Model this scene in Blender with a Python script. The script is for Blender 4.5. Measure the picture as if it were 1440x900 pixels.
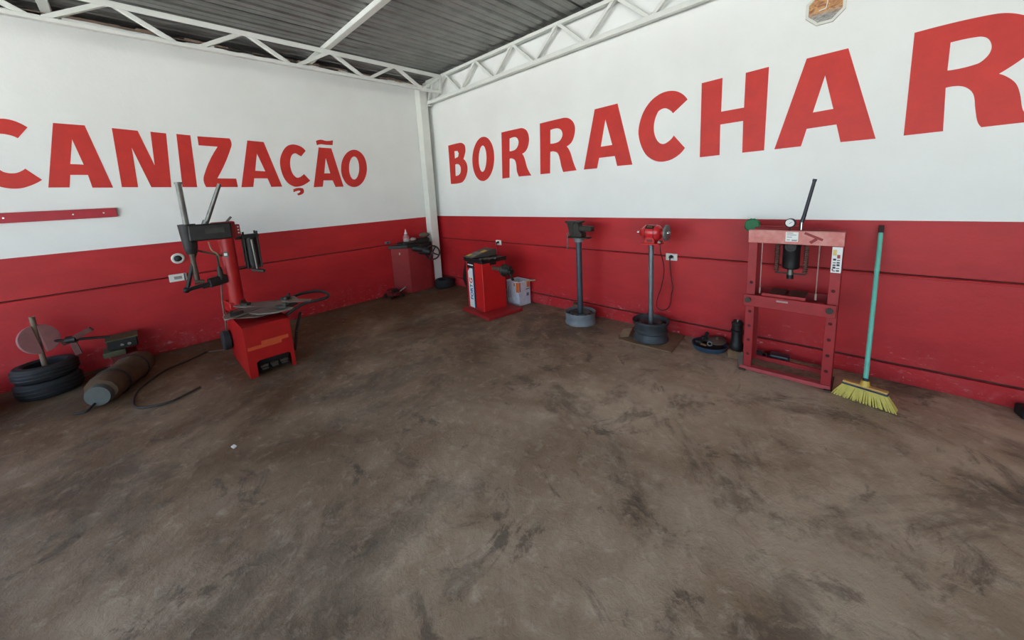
import bpy, bmesh, math, random
from mathutils import Vector, Matrix, Euler
random.seed(7)
PI = math.pi
scene = bpy.context.scene
for o in list(bpy.data.objects):
    bpy.data.objects.remove(o, do_unlink=True)
COL = scene.collection

# ------------------------------------------------------------------ camera
cd = bpy.data.cameras.new('camera'); cam = bpy.data.objects.new('camera', cd); COL.objects.link(cam)
YAW, PITCH, ROLL, FPX = -0.7788, -0.1618, -0.0541, 517.0
f = Vector((math.sin(YAW)*math.cos(PITCH), math.cos(YAW)*math.cos(PITCH), math.sin(PITCH)))
r = Vector((math.cos(YAW), -math.sin(YAW), 0)); u = r.cross(f)
r2 = r*math.cos(ROLL) + u*math.sin(ROLL); u2 = -r*math.sin(ROLL) + u*math.cos(ROLL)
M = Matrix((r2, u2, -f)).transposed().to_4x4(); M.translation = (5.4868, -3.7699, 1.5462)
cam.matrix_world = M
cd.sensor_fit = 'HORIZONTAL'; cd.sensor_width = 36; cd.lens = FPX/1440*36
cd.shift_x = 3/1440; cd.shift_y = (354.5-450)/1440
cd.clip_start = 0.05; cd.clip_end = 300
scene.camera = cam

# ------------------------------------------------------------------ daylight
w = bpy.data.worlds.new('world'); scene.world = w; w.use_nodes = True
nt = w.node_tree; nt.nodes.clear()
out = nt.nodes.new('ShaderNodeOutputWorld'); bg = nt.nodes.new('ShaderNodeBackground')
sky = nt.nodes.new('ShaderNodeTexSky'); sky.sky_type = 'NISHITA'; sky.sun_disc = False
sky.sun_elevation = math.radians(62); sky.sun_rotation = math.radians(10); sky.dust_density = 3.0; sky.air_density = 1.0
bg.inputs['Strength'].default_value = 0.10
nt.links.new(sky.outputs[0], bg.inputs[0]); nt.links.new(bg.outputs[0], out.inputs[0])
sd = bpy.data.lights.new('sun', 'SUN'); sd.energy = 5.0; sd.angle = math.radians(0.6); sd.color = (.98, 1.0, .98)
sun = bpy.data.objects.new('sun', sd); COL.objects.link(sun)
sun.rotation_euler = Vector((-0.10, -0.46, -0.88)).to_track_quat('-Z', 'Y').to_euler()
vs = scene.view_settings
vs.view_transform = 'Standard'; vs.look = 'None'; vs.gamma = 1.0; vs.use_curve_mapping = False
vs.exposure = 3.72

# ------------------------------------------------------------------ materials
def lin(c):
    return tuple(((x/255)/12.92 if x/255 <= .04045 else ((x/255+.055)/1.055)**2.4) for x in c)
MATS = {}
def mat(name, rgb, rough=.6, metal=0., var=.18, scale=9., bump=0., bscale=60., rgb2=None, spec=.4, trans=0., alpha=1.):
    """procedural material: base colour broken by two scales of noise, optional bump"""
    if name in MATS: return MATS[name]
    m = bpy.data.materials.new(name); m.use_nodes = True; n = m.node_tree; N = n.nodes; L = n.links
    b = N['Principled BSDF']; c = lin(rgb)
    c2 = lin(rgb2) if rgb2 else tuple(max(0, x*(1-2.2*var)) for x in c)
    tc = N.new('ShaderNodeTexCoord')
    n1 = N.new('ShaderNodeTexNoise'); n1.inputs['Scale'].default_value = scale; n1.inputs['Detail'].default_value = 6; n1.inputs['Roughness'].default_value = .65
    L.new(tc.outputs['Object'], n1.inputs['Vector'])
    rp = N.new('ShaderNodeValToRGB'); rp.color_ramp.elements[0].position = .32; rp.color_ramp.elements[1].position = .68
    rp.color_ramp.elements[0].color = (*c2, 1); rp.color_ramp.elements[1].color = (*c, 1)
    L.new(n1.outputs['Fac'], rp.inputs['Fac']); L.new(rp.outputs['Color'], b.inputs['Base Color'])
    b.inputs['Roughness'].default_value = rough; b.inputs['Metallic'].default_value = metal
    b.inputs['Specular IOR Level'].default_value = spec
    if trans: b.inputs['Transmission Weight'].default_value = trans
    if bump:
        n2 = N.new('ShaderNodeTexNoise'); n2.inputs['Scale'].default_value = bscale; n2.inputs['Detail'].default_value = 5
        L.new(tc.outputs['Object'], n2.inputs['Vector'])
        bp = N.new('ShaderNodeBump'); bp.inputs['Strength'].default_value = bump; bp.inputs['Distance'].default_value = .01
        L.new(n2.outputs['Fac'], bp.inputs['Height']); L.new(bp.outputs['Normal'], b.inputs['Normal'])
    MATS[name] = m
    return m

def math_node(n, op, a, b=None, clamp=False):
    x = n.nodes.new('ShaderNodeMath'); x.operation = op; x.use_clamp = clamp
    for i, v in enumerate((a, b)):
        if v is None: continue
        if isinstance(v, (int, float)): x.inputs[i].default_value = v
        else: n.links.new(v, x.inputs[i])
    return x.outputs[0]
def madd(n, a, b, c, clamp=False):
    x = n.nodes.new('ShaderNodeMath'); x.operation = 'MULTIPLY_ADD'; x.use_clamp = clamp
    n.links.new(a, x.inputs[0]); x.inputs[1].default_value = b; x.inputs[2].default_value = c
    return x.outputs[0]
def noise(n, vec, scale, detail=6, rough=.6, dist=0.):
    x = n.nodes.new('ShaderNodeTexNoise'); x.inputs['Scale'].default_value = scale; x.inputs['Detail'].default_value = detail
    x.inputs['Roughness'].default_value = rough; x.inputs['Distortion'].default_value = dist
    n.links.new(vec, x.inputs['Vector']); return x.outputs['Fac']
def ramp(n, fac, stops):
    x = n.nodes.new('ShaderNodeValToRGB'); e = x.color_ramp.elements
    while len(e) < len(stops): e.new(.5)
    for k, (p, c) in enumerate(stops): e[k].position = p; e[k].color = (*c, 1)
    n.links.new(fac, x.inputs['Fac']); return x.outputs['Color']
def mix(n, fac, a, b, mode='MIX'):
    x = n.nodes.new('ShaderNodeMix'); x.data_type = 'RGBA'; x.blend_type = mode
    for k, v in ((0, fac), (6, a), (7, b)):
        if isinstance(v, (int, float)): x.inputs[k].default_value = v
        elif isinstance(v, tuple): x.inputs[k].default_value = (*v, 1)
        else: n.links.new(v, x.inputs[k])
    return x.outputs[2]

def floor_material():
    m = bpy.data.materials.new('worn concrete'); m.use_nodes = True; n = m.node_tree; b = n.nodes['Principled BSDF']
    tc = n.nodes.new('ShaderNodeTexCoord'); v = tc.outputs['Object']
    sep = n.nodes.new('ShaderNodeSeparateXYZ'); n.links.new(v, sep.inputs[0])
    def mask(fac, at, gain, amt=1.):
        k = math_node(n, 'MULTIPLY', math_node(n, 'SUBTRACT', fac, at), gain, True)
        return math_node(n, 'MULTIPLY', k, amt)
    mid = noise(n, v, 1.7, 10, .68, .5); fine = noise(n, v, 11, 9, .72, .4); grit = noise(n, v, 70, 5, .75)
    c = ramp(n, mid, [(.30, lin((146, 122, 97))), (.48, lin((172, 150, 126))), (.66, lin((192, 172, 148)))])
    # brown earth ground into the slab, strongest towards the tyre changer side
    side = madd(n, sep.outputs['X'], -.25, 1.25)
    soil = math_node(n, 'MULTIPLY', math_node(n, 'ADD', side, madd(n, noise(n, v, .8, 6, .6, .6), 1.8, -.9)), 1.05, True)
    c = mix(n, soil, c, mix(n, noise(n, v, 3.1, 8, .7, .5), lin((66, 44, 26)), lin((104, 77, 50))))
    # dark oil film with crisp flaked edges
    c = mix(n, mask(noise(n, v, .95, 11, .70, .7), .525, 15., .66), c, lin((90, 76, 63)))
    c = mix(n, mask(noise(n, v, 2.6, 10, .72, .9), .56, 16., .66), c, lin((82, 71, 61)))
    # pale flaked patches and grit
    clean = madd(n, soil, -.75, 1.)
    c = mix(n, math_node(n, 'MULTIPLY', mask(fine, .535, 6., .55), clean), c, lin((212, 195, 172)))
    c = mix(n, math_node(n, 'MULTIPLY', mask(noise(n, v, 1.35, 9, .7, .5), .50, 6., .5), clean), c, lin((196, 178, 154)))
    c = mix(n, mask(noise(n, v, 19, 8, .78, .6), .60, 9., .55), c, lin((84, 68, 56)))
    c = mix(n, math_node(n, 'MULTIPLY', mask(grit, .62, 8., .4), clean), c, lin((200, 188, 170)))
    n.links.new(c, b.inputs['Base Color'])
    b.inputs['Roughness'].default_value = .72; b.inputs['Specular IOR Level'].default_value = .3
    bp = n.nodes.new('ShaderNodeBump'); bp.inputs['Strength'].default_value = .6; bp.inputs['Distance'].default_value = .015
    hh = math_node(n, 'ADD', math_node(n, 'MULTIPLY', fine, .8), math_node(n, 'MULTIPLY', grit, .25))
    n.links.new(hh, bp.inputs['Height']); n.links.new(bp.outputs['Normal'], b.inputs['Normal'])
    return m

def wall_white_material():
    m = bpy.data.materials.new('white wall paint'); m.use_nodes = True; n = m.node_tree; b = n.nodes['Principled BSDF']
    tc = n.nodes.new('ShaderNodeTexCoord'); v = tc.outputs['Object']
    a = noise(n, v, 1.2, 5, .6); d = noise(n, v, 30, 4, .6)
    c = ramp(n, a, [(.3, lin((226, 227, 222))), (.7, lin((234, 236, 232)))])
    n.links.new(c, b.inputs['Base Color']); b.inputs['Roughness'].default_value = .7; b.inputs['Specular IOR Level'].default_value = .25
    bp = n.nodes.new('ShaderNodeBump'); bp.inputs['Strength'].default_value = .12; bp.inputs['Distance'].default_value = .01
    n.links.new(d, bp.inputs['Height']); n.links.new(bp.outputs['Normal'], b.inputs['Normal'])
    return m
def wall_red_material():
    m = bpy.data.materials.new('red wall paint'); m.use_nodes = True; n = m.node_tree; b = n.nodes['Principled BSDF']
    tc = n.nodes.new('ShaderNodeTexCoord'); v = tc.outputs['Object']
    sep = n.nodes.new('ShaderNodeSeparateXYZ'); n.links.new(v, sep.inputs[0])
    mp = n.nodes.new('ShaderNodeMapping'); mp.inputs['Scale'].default_value = (1, 1, 2.5); n.links.new(v, mp.inputs[0])
    a = noise(n, mp.outputs[0], 1.6, 6, .6, .3)
    c = ramp(n, a, [(.3, lin((162, 28, 32))), (.7, lin((186, 36, 40)))])
    # scuffed plaster dust near the floor
    low = madd(n, sep.outputs['Z'], -2.6, .85, True)
    p = noise(n, v, 5.5, 7, .7, .5)
    pm = math_node(n, 'MULTIPLY', math_node(n, 'MULTIPLY', math_node(n, 'SUBTRACT', p, .50), 5., True), low)
    p2 = math_node(n, 'MULTIPLY', math_node(n, 'SUBTRACT', noise(n, mp.outputs[0], 11, 8, .75, .6), .585), 12., True)
    pm2 = math_node(n, 'MULTIPLY', p2, low)
    c = mix(n, math_node(n, 'MULTIPLY', pm, .34), c, lin((200, 120, 122)))
    c = mix(n, math_node(n, 'MULTIPLY', pm2, .9), c, lin((214, 180, 178)))
    n.links.new(c, b.inputs['Base Color']); b.inputs['Roughness'].default_value = .5; b.inputs['Specular IOR Level'].default_value = .35
    bp = n.nodes.new('ShaderNodeBump'); bp.inputs['Strength'].default_value = .15; bp.inputs['Distance'].default_value = .01
    n.links.new(noise(n, v, 22, 4, .6), bp.inputs['Height']); n.links.new(bp.outputs['Normal'], b.inputs['Normal'])
    return m

M_FLOOR = floor_material(); M_WHITE = wall_white_material(); M_RED = wall_red_material()
M_JOINT = mat('joint mortar', (92, 52, 46), .9, var=.2)
M_LETTER = mat('letter paint', (204, 48, 38), .55, var=.06, scale=5, rgb2=(186, 43, 36))
M_STEELW = mat('white painted steel', (222, 224, 216), .5, var=.04, scale=4)
M_ROOF = mat('zinc roof sheet', (140, 141, 138), .36, .75, var=.14, scale=4, bump=.14, bscale=30)
M_MRED = mat('machine red paint', (196, 30, 30), .42, var=.07, scale=4)
M_MRED2 = mat('faded machine red paint', (158, 34, 36), .5, var=.10, scale=6)
M_CHRED = mat('tyre changer red paint', (168, 20, 20), .4, var=.10, scale=5)
M_CABRED = mat('dull cabinet red paint', (146, 38, 38), .62, var=.10, scale=6, spec=.3)
M_PRESS = mat('scuffed press red', (160, 34, 37), .5, var=.10, scale=10, rgb2=(138, 29, 32))
M_BEAM = mat('worn pink red paint', (208, 146, 136), .55, scale=14, rgb2=(192, 108, 100))
M_BLACK = mat('black oily metal', (42, 40, 38), .5, .3, var=.2, scale=14)
M_IRON = mat('dark cast iron', (62, 60, 54), .5, .5, var=.2, scale=14, bump=.15)
M_STEEL = mat('grey steel', (122, 122, 116), .38, .75, var=.15, scale=12)
M_BROWN = mat('greasy brown steel', (98, 84, 72), .55, .35, var=.2, scale=8, bump=.1)
M_RUBBER = mat('black rubber', (34, 34, 35), .75, var=.15, scale=20, bump=.15)
M_BLUEGREY = mat('blue grey rim paint', (124, 128, 132), .55, .05, var=.14, scale=9)
M_DKRIM = mat('dark rim paint', (66, 70, 73), .55, .05, var=.25, scale=9)
M_WPLAST = mat('white plastic', (216, 216, 206), .45, var=.04)
M_BPLAST = mat('black plastic', (26, 26, 27), .5, var=.1)
M_CHROME = mat('bright steel', (190, 192, 190), .25, .9, var=.05)
M_YELLOW = mat('yellow decal', (206, 170, 50), .5, var=.1)
M_ORANGE = mat('orange print', (214, 110, 40), .5, var=.1)
M_LABEL = mat('white label', (222, 222, 218), .5, var=.03)
M_INK = mat('dark print', (70, 62, 66), .6, var=.05)
M_INKRED = mat('red print', (150, 60, 62), .6, var=.05)
M_BLUE = mat('blue print', (24, 70, 130), .5, var=.05)
M_TEAL = mat('teal print', (40, 110, 140), .5, var=.1)
M_GREEN = mat('green plastic', (30, 112, 66), .55, var=.15)
M_TURQ = mat('turquoise broom handle', (108, 190, 170), .45, var=.06, scale=20)
M_BRIST = mat('yellow broom bristle', (208, 190, 92), .65, var=.08, scale=30)
M_BYEL = mat('yellow broom plastic', (214, 176, 72), .45, var=.06)
M_WOOD = mat('weathered wood', (130, 100, 74), .8, var=.2, scale=20, bump=.2)
M_CARD = mat('brown cardboard', (128, 100, 74), .85, var=.12, scale=7, bump=.15)
M_GREY = mat('grey lump', (128, 122, 112), .85, var=.15, scale=9, bump=.3, bscale=30)
M_CLOTH = mat('oily rag', (120, 108, 90), .9, var=.25, scale=12, bump=.4, bscale=25)
M_PINK = mat('dusty pink paint', (158, 108, 106), .6, var=.12, scale=8)
M_OLIVE = mat('olive green paint', (84, 82, 58), .7, var=.2)
M_SACK = mat('brown canvas', (92, 68, 48), .9, var=.22, scale=7, bump=.5, bscale=18)
M_CLEAR = mat('clear plastic', (222, 214, 214), .2, var=.03, trans=.6)
M_HOSE = mat('dark rubber hose', (52, 48, 42), .6, var=.15)
M_ORFADE = mat('faded orange decal', (196, 76, 36), .5, var=.1, scale=16)

# ------------------------------------------------------------------ mesh helpers
class B:
    """collects geometry; build() links it as ONE mesh object (world coordinates unless local)"""
    def __init__(s, local=False): s.bm = bmesh.new(); s.local = local
    def _merge(s, t, m=None):
        if m is not None: bmesh.ops.transform(t, matrix=m, verts=t.verts)
        me = bpy.data.meshes.new('tmp'); t.to_mesh(me); t.free(); s.bm.from_mesh(me); bpy.data.meshes.remove(me); return s
    def box(s, c, size, rot=None, bevel=0., seg=1):
        t = bmesh.new(); bmesh.ops.create_cube(t, size=1.0)
        bmesh.ops.scale(t, vec=size, verts=t.verts)
        if bevel: bmesh.ops.bevel(t, geom=t.edges[:], offset=bevel, segments=seg, profile=.6, affect='EDGES')
        m = Matrix.Translation(c)
        if rot is not None: m = m @ (rot.to_4x4() if isinstance(rot, Matrix) else Euler(rot).to_matrix().to_4x4())
        return s._merge(t, m)
    def bb(s, lo, hi, bevel=0., seg=1):
        lo, hi = Vector(lo), Vector(hi)
        return s.box((lo+hi)/2, [abs(x) for x in (hi-lo)], bevel=bevel, seg=seg)
    def bar(s, p0, p1, w, h, up=(0, 0, 1), bevel=0.):
        p0, p1 = Vector(p0), Vector(p1); d = p1-p0; x = d.normalized(); z = Vector(up)
        y = z.cross(x)
        if y.length < 1e-4: y = Vector((0, 1, 0)).cross(x)
        y.normalize(); z = x.cross(y)
        return s.box((p0+p1)/2, (d.length, w, h), Matrix((x, y, z)).transposed(), bevel)
    def cyl(s, p0, p1, r0, r1=None, seg=20):
        p0, p1 = Vector(p0), Vector(p1); d = p1-p0
        t = bmesh.new(); bmesh.ops.create_cone(t, cap_ends=True, segments=seg, radius1=r0, radius2=r0 if r1 is None else r1, depth=d.length)
        m = Matrix.Translation((p0+p1)/2) @ d.to_track_quat('Z', 'Y').to_matrix().to_4x4()
        return s._merge(t, m)
    def lathe(s, prof, seg=32, m=None, closed=False):
        t = bmesh.new(); rings = []
        for (rr, z) in prof:
            rings.append([t.verts.new((rr*math.cos(2*PI*k/seg), rr*math.sin(2*PI*k/seg), z)) for k in range(seg)] if rr > 1e-6 else [t.verts.new((0, 0, z))])
        pairs = list(zip(rings, rings[1:]))
        if closed: pairs.append((rings[-1], rings[0]))
        for a, b_ in pairs:
            for k in range(seg):
                k2 = (k+1) % seg
                if len(a) == 1 and len(b_) == 1: continue
                if len(a) == 1: t.faces.new((a[0], b_[k], b_[k2]))
                elif len(b_) == 1: t.faces.new((a[k], a[k2], b_[0]))
                else: t.faces.new((a[k], a[k2], b_[k2], b_[k]))
        bmesh.ops.recalc_face_normals(t, faces=t.faces)
        return s._merge(t, m)
    def tube(s, pts, rad, seg=8, caps=True):
        pts = [Vector(p) for p in pts]; t = bmesh.new(); rings = []; n = len(pts)
        prev = None
        for i, p in enumerate(pts):
            d = (pts[min(i+1, n-1)]-pts[max(i-1, 0)]).normalized()
            a = prev - d*prev.dot(d) if prev is not None else d.orthogonal()
            if a.length < 1e-5: a = d.orthogonal()
            a.normalize(); prev = a; b_ = d.cross(a)
            rr = rad[i] if isinstance(rad, (list, tuple)) else rad
            rings.append([t.verts.new(p + (a*math.cos(2*PI*k/seg) + b_*math.sin(2*PI*k/seg))*rr) for k in range(seg)])
        for a, b_ in zip(rings, rings[1:]):
            for k in range(seg): t.faces.new((a[k], a[(k+1) % seg], b_[(k+1) % seg], b_[k]))
        if caps: t.faces.new(rings[0][::-1]); t.faces.new(rings[-1])
        bmesh.ops.recalc_face_normals(t, faces=t.faces)
        return s._merge(t)
    def torus(s, c, axis, R, rr, seg=32, sseg=8, scale=None):
        prof = [(R+rr*math.cos(2*PI*k/sseg), rr*math.sin(2*PI*k/sseg)) for k in range(sseg)]
        m = Matrix.Translation(c) @ Vector(axis).to_track_quat('Z', 'Y').to_matrix().to_4x4()
        if scale: m = m @ Matrix.Diagonal((*scale, 1))
        return s.lathe(prof, seg, m, closed=True)
    def prism(s, poly, z0, z1, m=None, bevel=0.):
        t = bmesh.new(); a = [t.verts.new((x, y, z0)) for x, y in poly]; b_ = [t.verts.new((x, y, z1)) for x, y in poly]; n = len(poly)
        t.faces.new(a[::-1]); t.faces.new(b_)
        for k in range(n): t.faces.new((a[k], a[(k+1) % n], b_[(k+1) % n], b_[k]))
        bmesh.ops.recalc_face_normals(t, faces=t.faces)
        if bevel: bmesh.ops.bevel(t, geom=t.edges[:], offset=bevel, segments=1, affect='EDGES')
        return s._merge(t, m)
    def ball(s, c, rad, scale=(1, 1, 1), seg=14, jitter=0.):
        t = bmesh.new(); bmesh.ops.create_uvsphere(t, u_segments=seg, v_segments=seg*2//3, radius=rad)
        for v in t.verts:
            if jitter: v.co *= 1+random.uniform(-jitter, jitter)
        return s._merge(t, Matrix.Translation(c) @ Matrix.Diagonal((*scale, 1)))
    def build(s, name, m, parent=None, loc=None, smooth=35):
        if parent is not None:
            root = parent
            while root.parent: root = root.parent
            if not s.local: bmesh.ops.transform(s.bm, matrix=root.matrix_basis.inverted(), verts=s.bm.verts)
        elif loc is not None:
            bmesh.ops.translate(s.bm, vec=-Vector(loc), verts=s.bm.verts)
        me = bpy.data.meshes.new(name); s.bm.to_mesh(me); s.bm.free()
        me.materials.append(m)
        if smooth:
            for p in me.polygons: p.use_smooth = True
            me.set_sharp_from_angle(angle=math.radians(smooth))
        o = bpy.data.objects.new(name, me); COL.objects.link(o)
        if parent is not None: o.parent = parent
        elif loc is not None: o.location = loc
        return o

def tag(o, label, cat, group=None):
    o['label'] = label; o['category'] = cat
    if group: o['group'] = group
    return o
def thing(name, label, cat, loc, rotz=0., group=None):
    o = bpy.data.objects.new(name, None); o.empty_display_size = .1; COL.objects.link(o)
    o.location = loc; o.rotation_euler = (0, 0, rotz)
    o.matrix_basis = Matrix.Translation(loc) @ Matrix.Rotation(rotz, 4, 'Z')
    return tag(o, label, cat, group)
def struct(o): o['kind'] = 'structure'; return o

def smooth_loop(pts, n=5):
    """round the curved runs of a hand-traced outline, keep its corners sharp"""
    N = len(pts); P = [Vector(p) for p in pts]; sharp = []
    for i in range(N):
        a = P[i]-P[i-1]; b_ = P[(i+1) % N]-P[i]
        sharp.append(a.length > 1e-6 and b_.length > 1e-6 and a.angle(b_) > math.radians(48))
    res = []
    for i in range(N):
        j = (i+1) % N; p1, p2 = P[i], P[j]
        if sharp[i] and sharp[j]: res.append(tuple(p1)); continue
        L = (p2-p1).length
        def tan(k, prv, nxt):
            t = (nxt-prv); return t.normalized() if t.length else t
        t1 = tan(i, P[i-1], p2)*L if not sharp[i] else None
        t2 = tan(j, p1, P[(j+1) % N])*L if not sharp[j] else None
        if t1 is None: t1 = (p2-p1)*2-t2
        if t2 is None: t2 = (p2-p1)*2-t1
        if t1.length > 1.3*L: t1 = t1.normalized()*L
        if t2.length > 1.3*L: t2 = t2.normalized()*L
        for k in range(n):
            t = k/n; h = 2*t**3-3*t*t+1; g = t**3-2*t*t+t; h2 = -2*t**3+3*t*t; g2 = t**3-t*t
            res.append(tuple(p1*h+t1*g+p2*h2+t2*g2))
    return res
def curve_plate(loops, depth, mtx):
    """flat plate (with holes) of the given outline loops -> mesh data"""
    cu = bpy.data.curves.new('plate', 'CURVE'); cu.dimensions = '2D'; cu.fill_mode = 'BOTH'; cu.extrude = depth
    for lp in loops:
        sp = cu.splines.new('POLY'); sp.points.add(len(lp)-1)
        for k, (x, y) in enumerate(lp): sp.points[k].co = (x, y, 0, 1)
        sp.use_cyclic_u = True
    ob = bpy.data.objects.new('plate', cu); COL.objects.link(ob)
    me = bpy.data.meshes.new_from_object(ob); bpy.data.objects.remove(ob, do_unlink=True); bpy.data.curves.remove(cu)
    me.transform(mtx); return me
def text_mesh(txt, size, mtx, depth=.0006, bold=0.):
    cu = bpy.data.curves.new('txt', 'FONT'); cu.body = txt; cu.size = size; cu.extrude = depth; cu.offset = bold; cu.align_x = 'LEFT'
    ob = bpy.data.objects.new('txt', cu); COL.objects.link(ob)
    me = bpy.data.meshes.new_from_object(ob); bpy.data.objects.remove(ob, do_unlink=True); bpy.data.curves.remove(cu)
    me.transform(mtx); return me
def link_mesh(name, me, m, parent):
    me.materials.clear(); me.materials.append(m)
    o = bpy.data.objects.new(name, me); COL.objects.link(o); o.parent = parent; return o
def bez(pts, n=8):
    """Catmull-Rom through points"""
    P = [Vector(p) for p in pts]; P = [P[0]*2-P[1]]+P+[P[-1]*2-P[-2]]; res = []
    for i in range(1, len(P)-2):
        for k in range(n):
            t = k/n; a, b_, c, d = P[i-1:i+3]
            res.append(.5*((2*b_)+(c-a)*t+(2*a-5*b_+4*c-d)*t*t+(3*b_-a-3*c+d)*t**3))
    res.append(P[-2]); return res

LETTERS_LEFT = [
 [[(-4.388,2.411), (-4.341,2.392), (-4.292,2.351), (-4.362,2.252), (-4.397,2.274), (-4.451,2.284), (-4.489,2.268), (-4.528,2.199), (-4.548,2.115), (-4.548,2.036), (-4.527,1.997), (-4.503,1.974), (-4.485,1.957), (-4.451,1.946), (-4.414,1.951), (-4.364,1.987), (-4.285,1.887), (-4.334,1.85), (-4.399,1.818), (-4.444,1.811), (-4.487,1.816), (-4.527,1.831), (-4.564,1.855), (-4.612,1.935), (-4.619,2.112), (-4.548,2.319), (-4.475,2.391), (-4.43,2.412)]],
 [[(-4.138,2.403), (-3.944,2.398), (-3.848,1.803), (-3.987,1.807), (-3.997,1.929), (-4.109,1.93), (-4.132,1.813), (-4.26,1.816)], [(-4.045,2.262), (-4.009,2.027), (-4.093,2.032)]],
 [[(-3.766,2.388), (-3.584,2.376), (-3.509,2.027), (-3.489,2.373), (-3.368,2.365), (-3.411,1.795), (-3.569,1.799), (-3.654,2.202), (-3.669,1.802), (-3.786,1.806)]],
 [[(-3.286,2.365), (-3.17,2.358), (-3.194,1.789), (-3.32,1.794)]],
 [[(-3.111,2.352), (-2.816,2.347), (-2.813,2.253), (-2.998,1.885), (-2.818,1.88), (-2.815,1.78), (-3.114,1.788), (-3.117,1.913), (-2.944,2.246), (-3.113,2.253)]],
 [[(-2.643,2.334), (-2.474,2.325), (-2.343,1.772), (-2.466,1.772), (-2.493,1.879), (-2.635,1.881), (-2.659,1.777), (-2.781,1.777)], [(-2.565,2.181), (-2.505,1.966), (-2.612,1.974)]],
 [[(-2.003,2.235), (-2.053,2.289), (-2.146,2.313), (-2.228,2.28), (-2.295,2.186), (-2.328,2.076), (-2.321,1.933), (-2.281,1.83), (-2.211,1.772), (-2.155,1.767), (-2.087,1.786), (-1.996,1.843), (-2.063,1.932), (-2.123,1.889), (-2.159,1.886), (-2.197,1.933), (-2.214,2.018), (-2.204,2.112), (-2.172,2.181), (-2.129,2.2), (-2.067,2.162)], [(-2.22,1.734), (-2.157,1.751), (-2.101,1.744), (-2.093,1.703), (-2.11,1.673), (-2.17,1.653), (-2.183,1.676), (-2.145,1.693), (-2.138,1.71), (-2.162,1.714), (-2.221,1.695)]],
 [[(-1.831,2.29), (-1.664,2.285), (-1.56,1.751), (-1.673,1.75), (-1.702,1.842), (-1.824,1.844), (-1.845,1.758), (-1.964,1.754)], [(-1.756,2.15), (-1.722,1.94), (-1.802,1.94)], [(-1.854,2.374), (-1.788,2.394), (-1.719,2.382), (-1.628,2.396), (-1.64,2.33), (-1.726,2.328), (-1.796,2.333), (-1.85,2.316)]],
 [[(-1.18,2.012), (-1.192,1.951), (-1.214,1.892), (-1.244,1.84), (-1.281,1.797), (-1.322,1.766), (-1.366,1.746), (-1.41,1.741), (-1.451,1.749), (-1.489,1.77), (-1.52,1.802), (-1.544,1.845), (-1.56,1.895), (-1.567,1.951), (-1.564,2.009), (-1.552,2.068), (-1.532,2.123), (-1.503,2.174), (-1.469,2.216), (-1.429,2.249), (-1.387,2.27), (-1.344,2.279), (-1.302,2.274), (-1.263,2.255), (-1.229,2.225), (-1.203,2.182), (-1.186,2.131), (-1.178,2.073)], [(-1.298,2.017), (-1.308,1.965), (-1.325,1.919), (-1.346,1.882), (-1.37,1.859), (-1.394,1.851), (-1.416,1.859), (-1.434,1.883), (-1.446,1.92), (-1.451,1.965), (-1.448,2.016), (-1.439,2.066), (-1.423,2.112), (-1.402,2.149), (-1.378,2.173), (-1.354,2.181), (-1.331,2.174), (-1.313,2.151), (-1.301,2.115), (-1.296,2.069)]],
]
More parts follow.
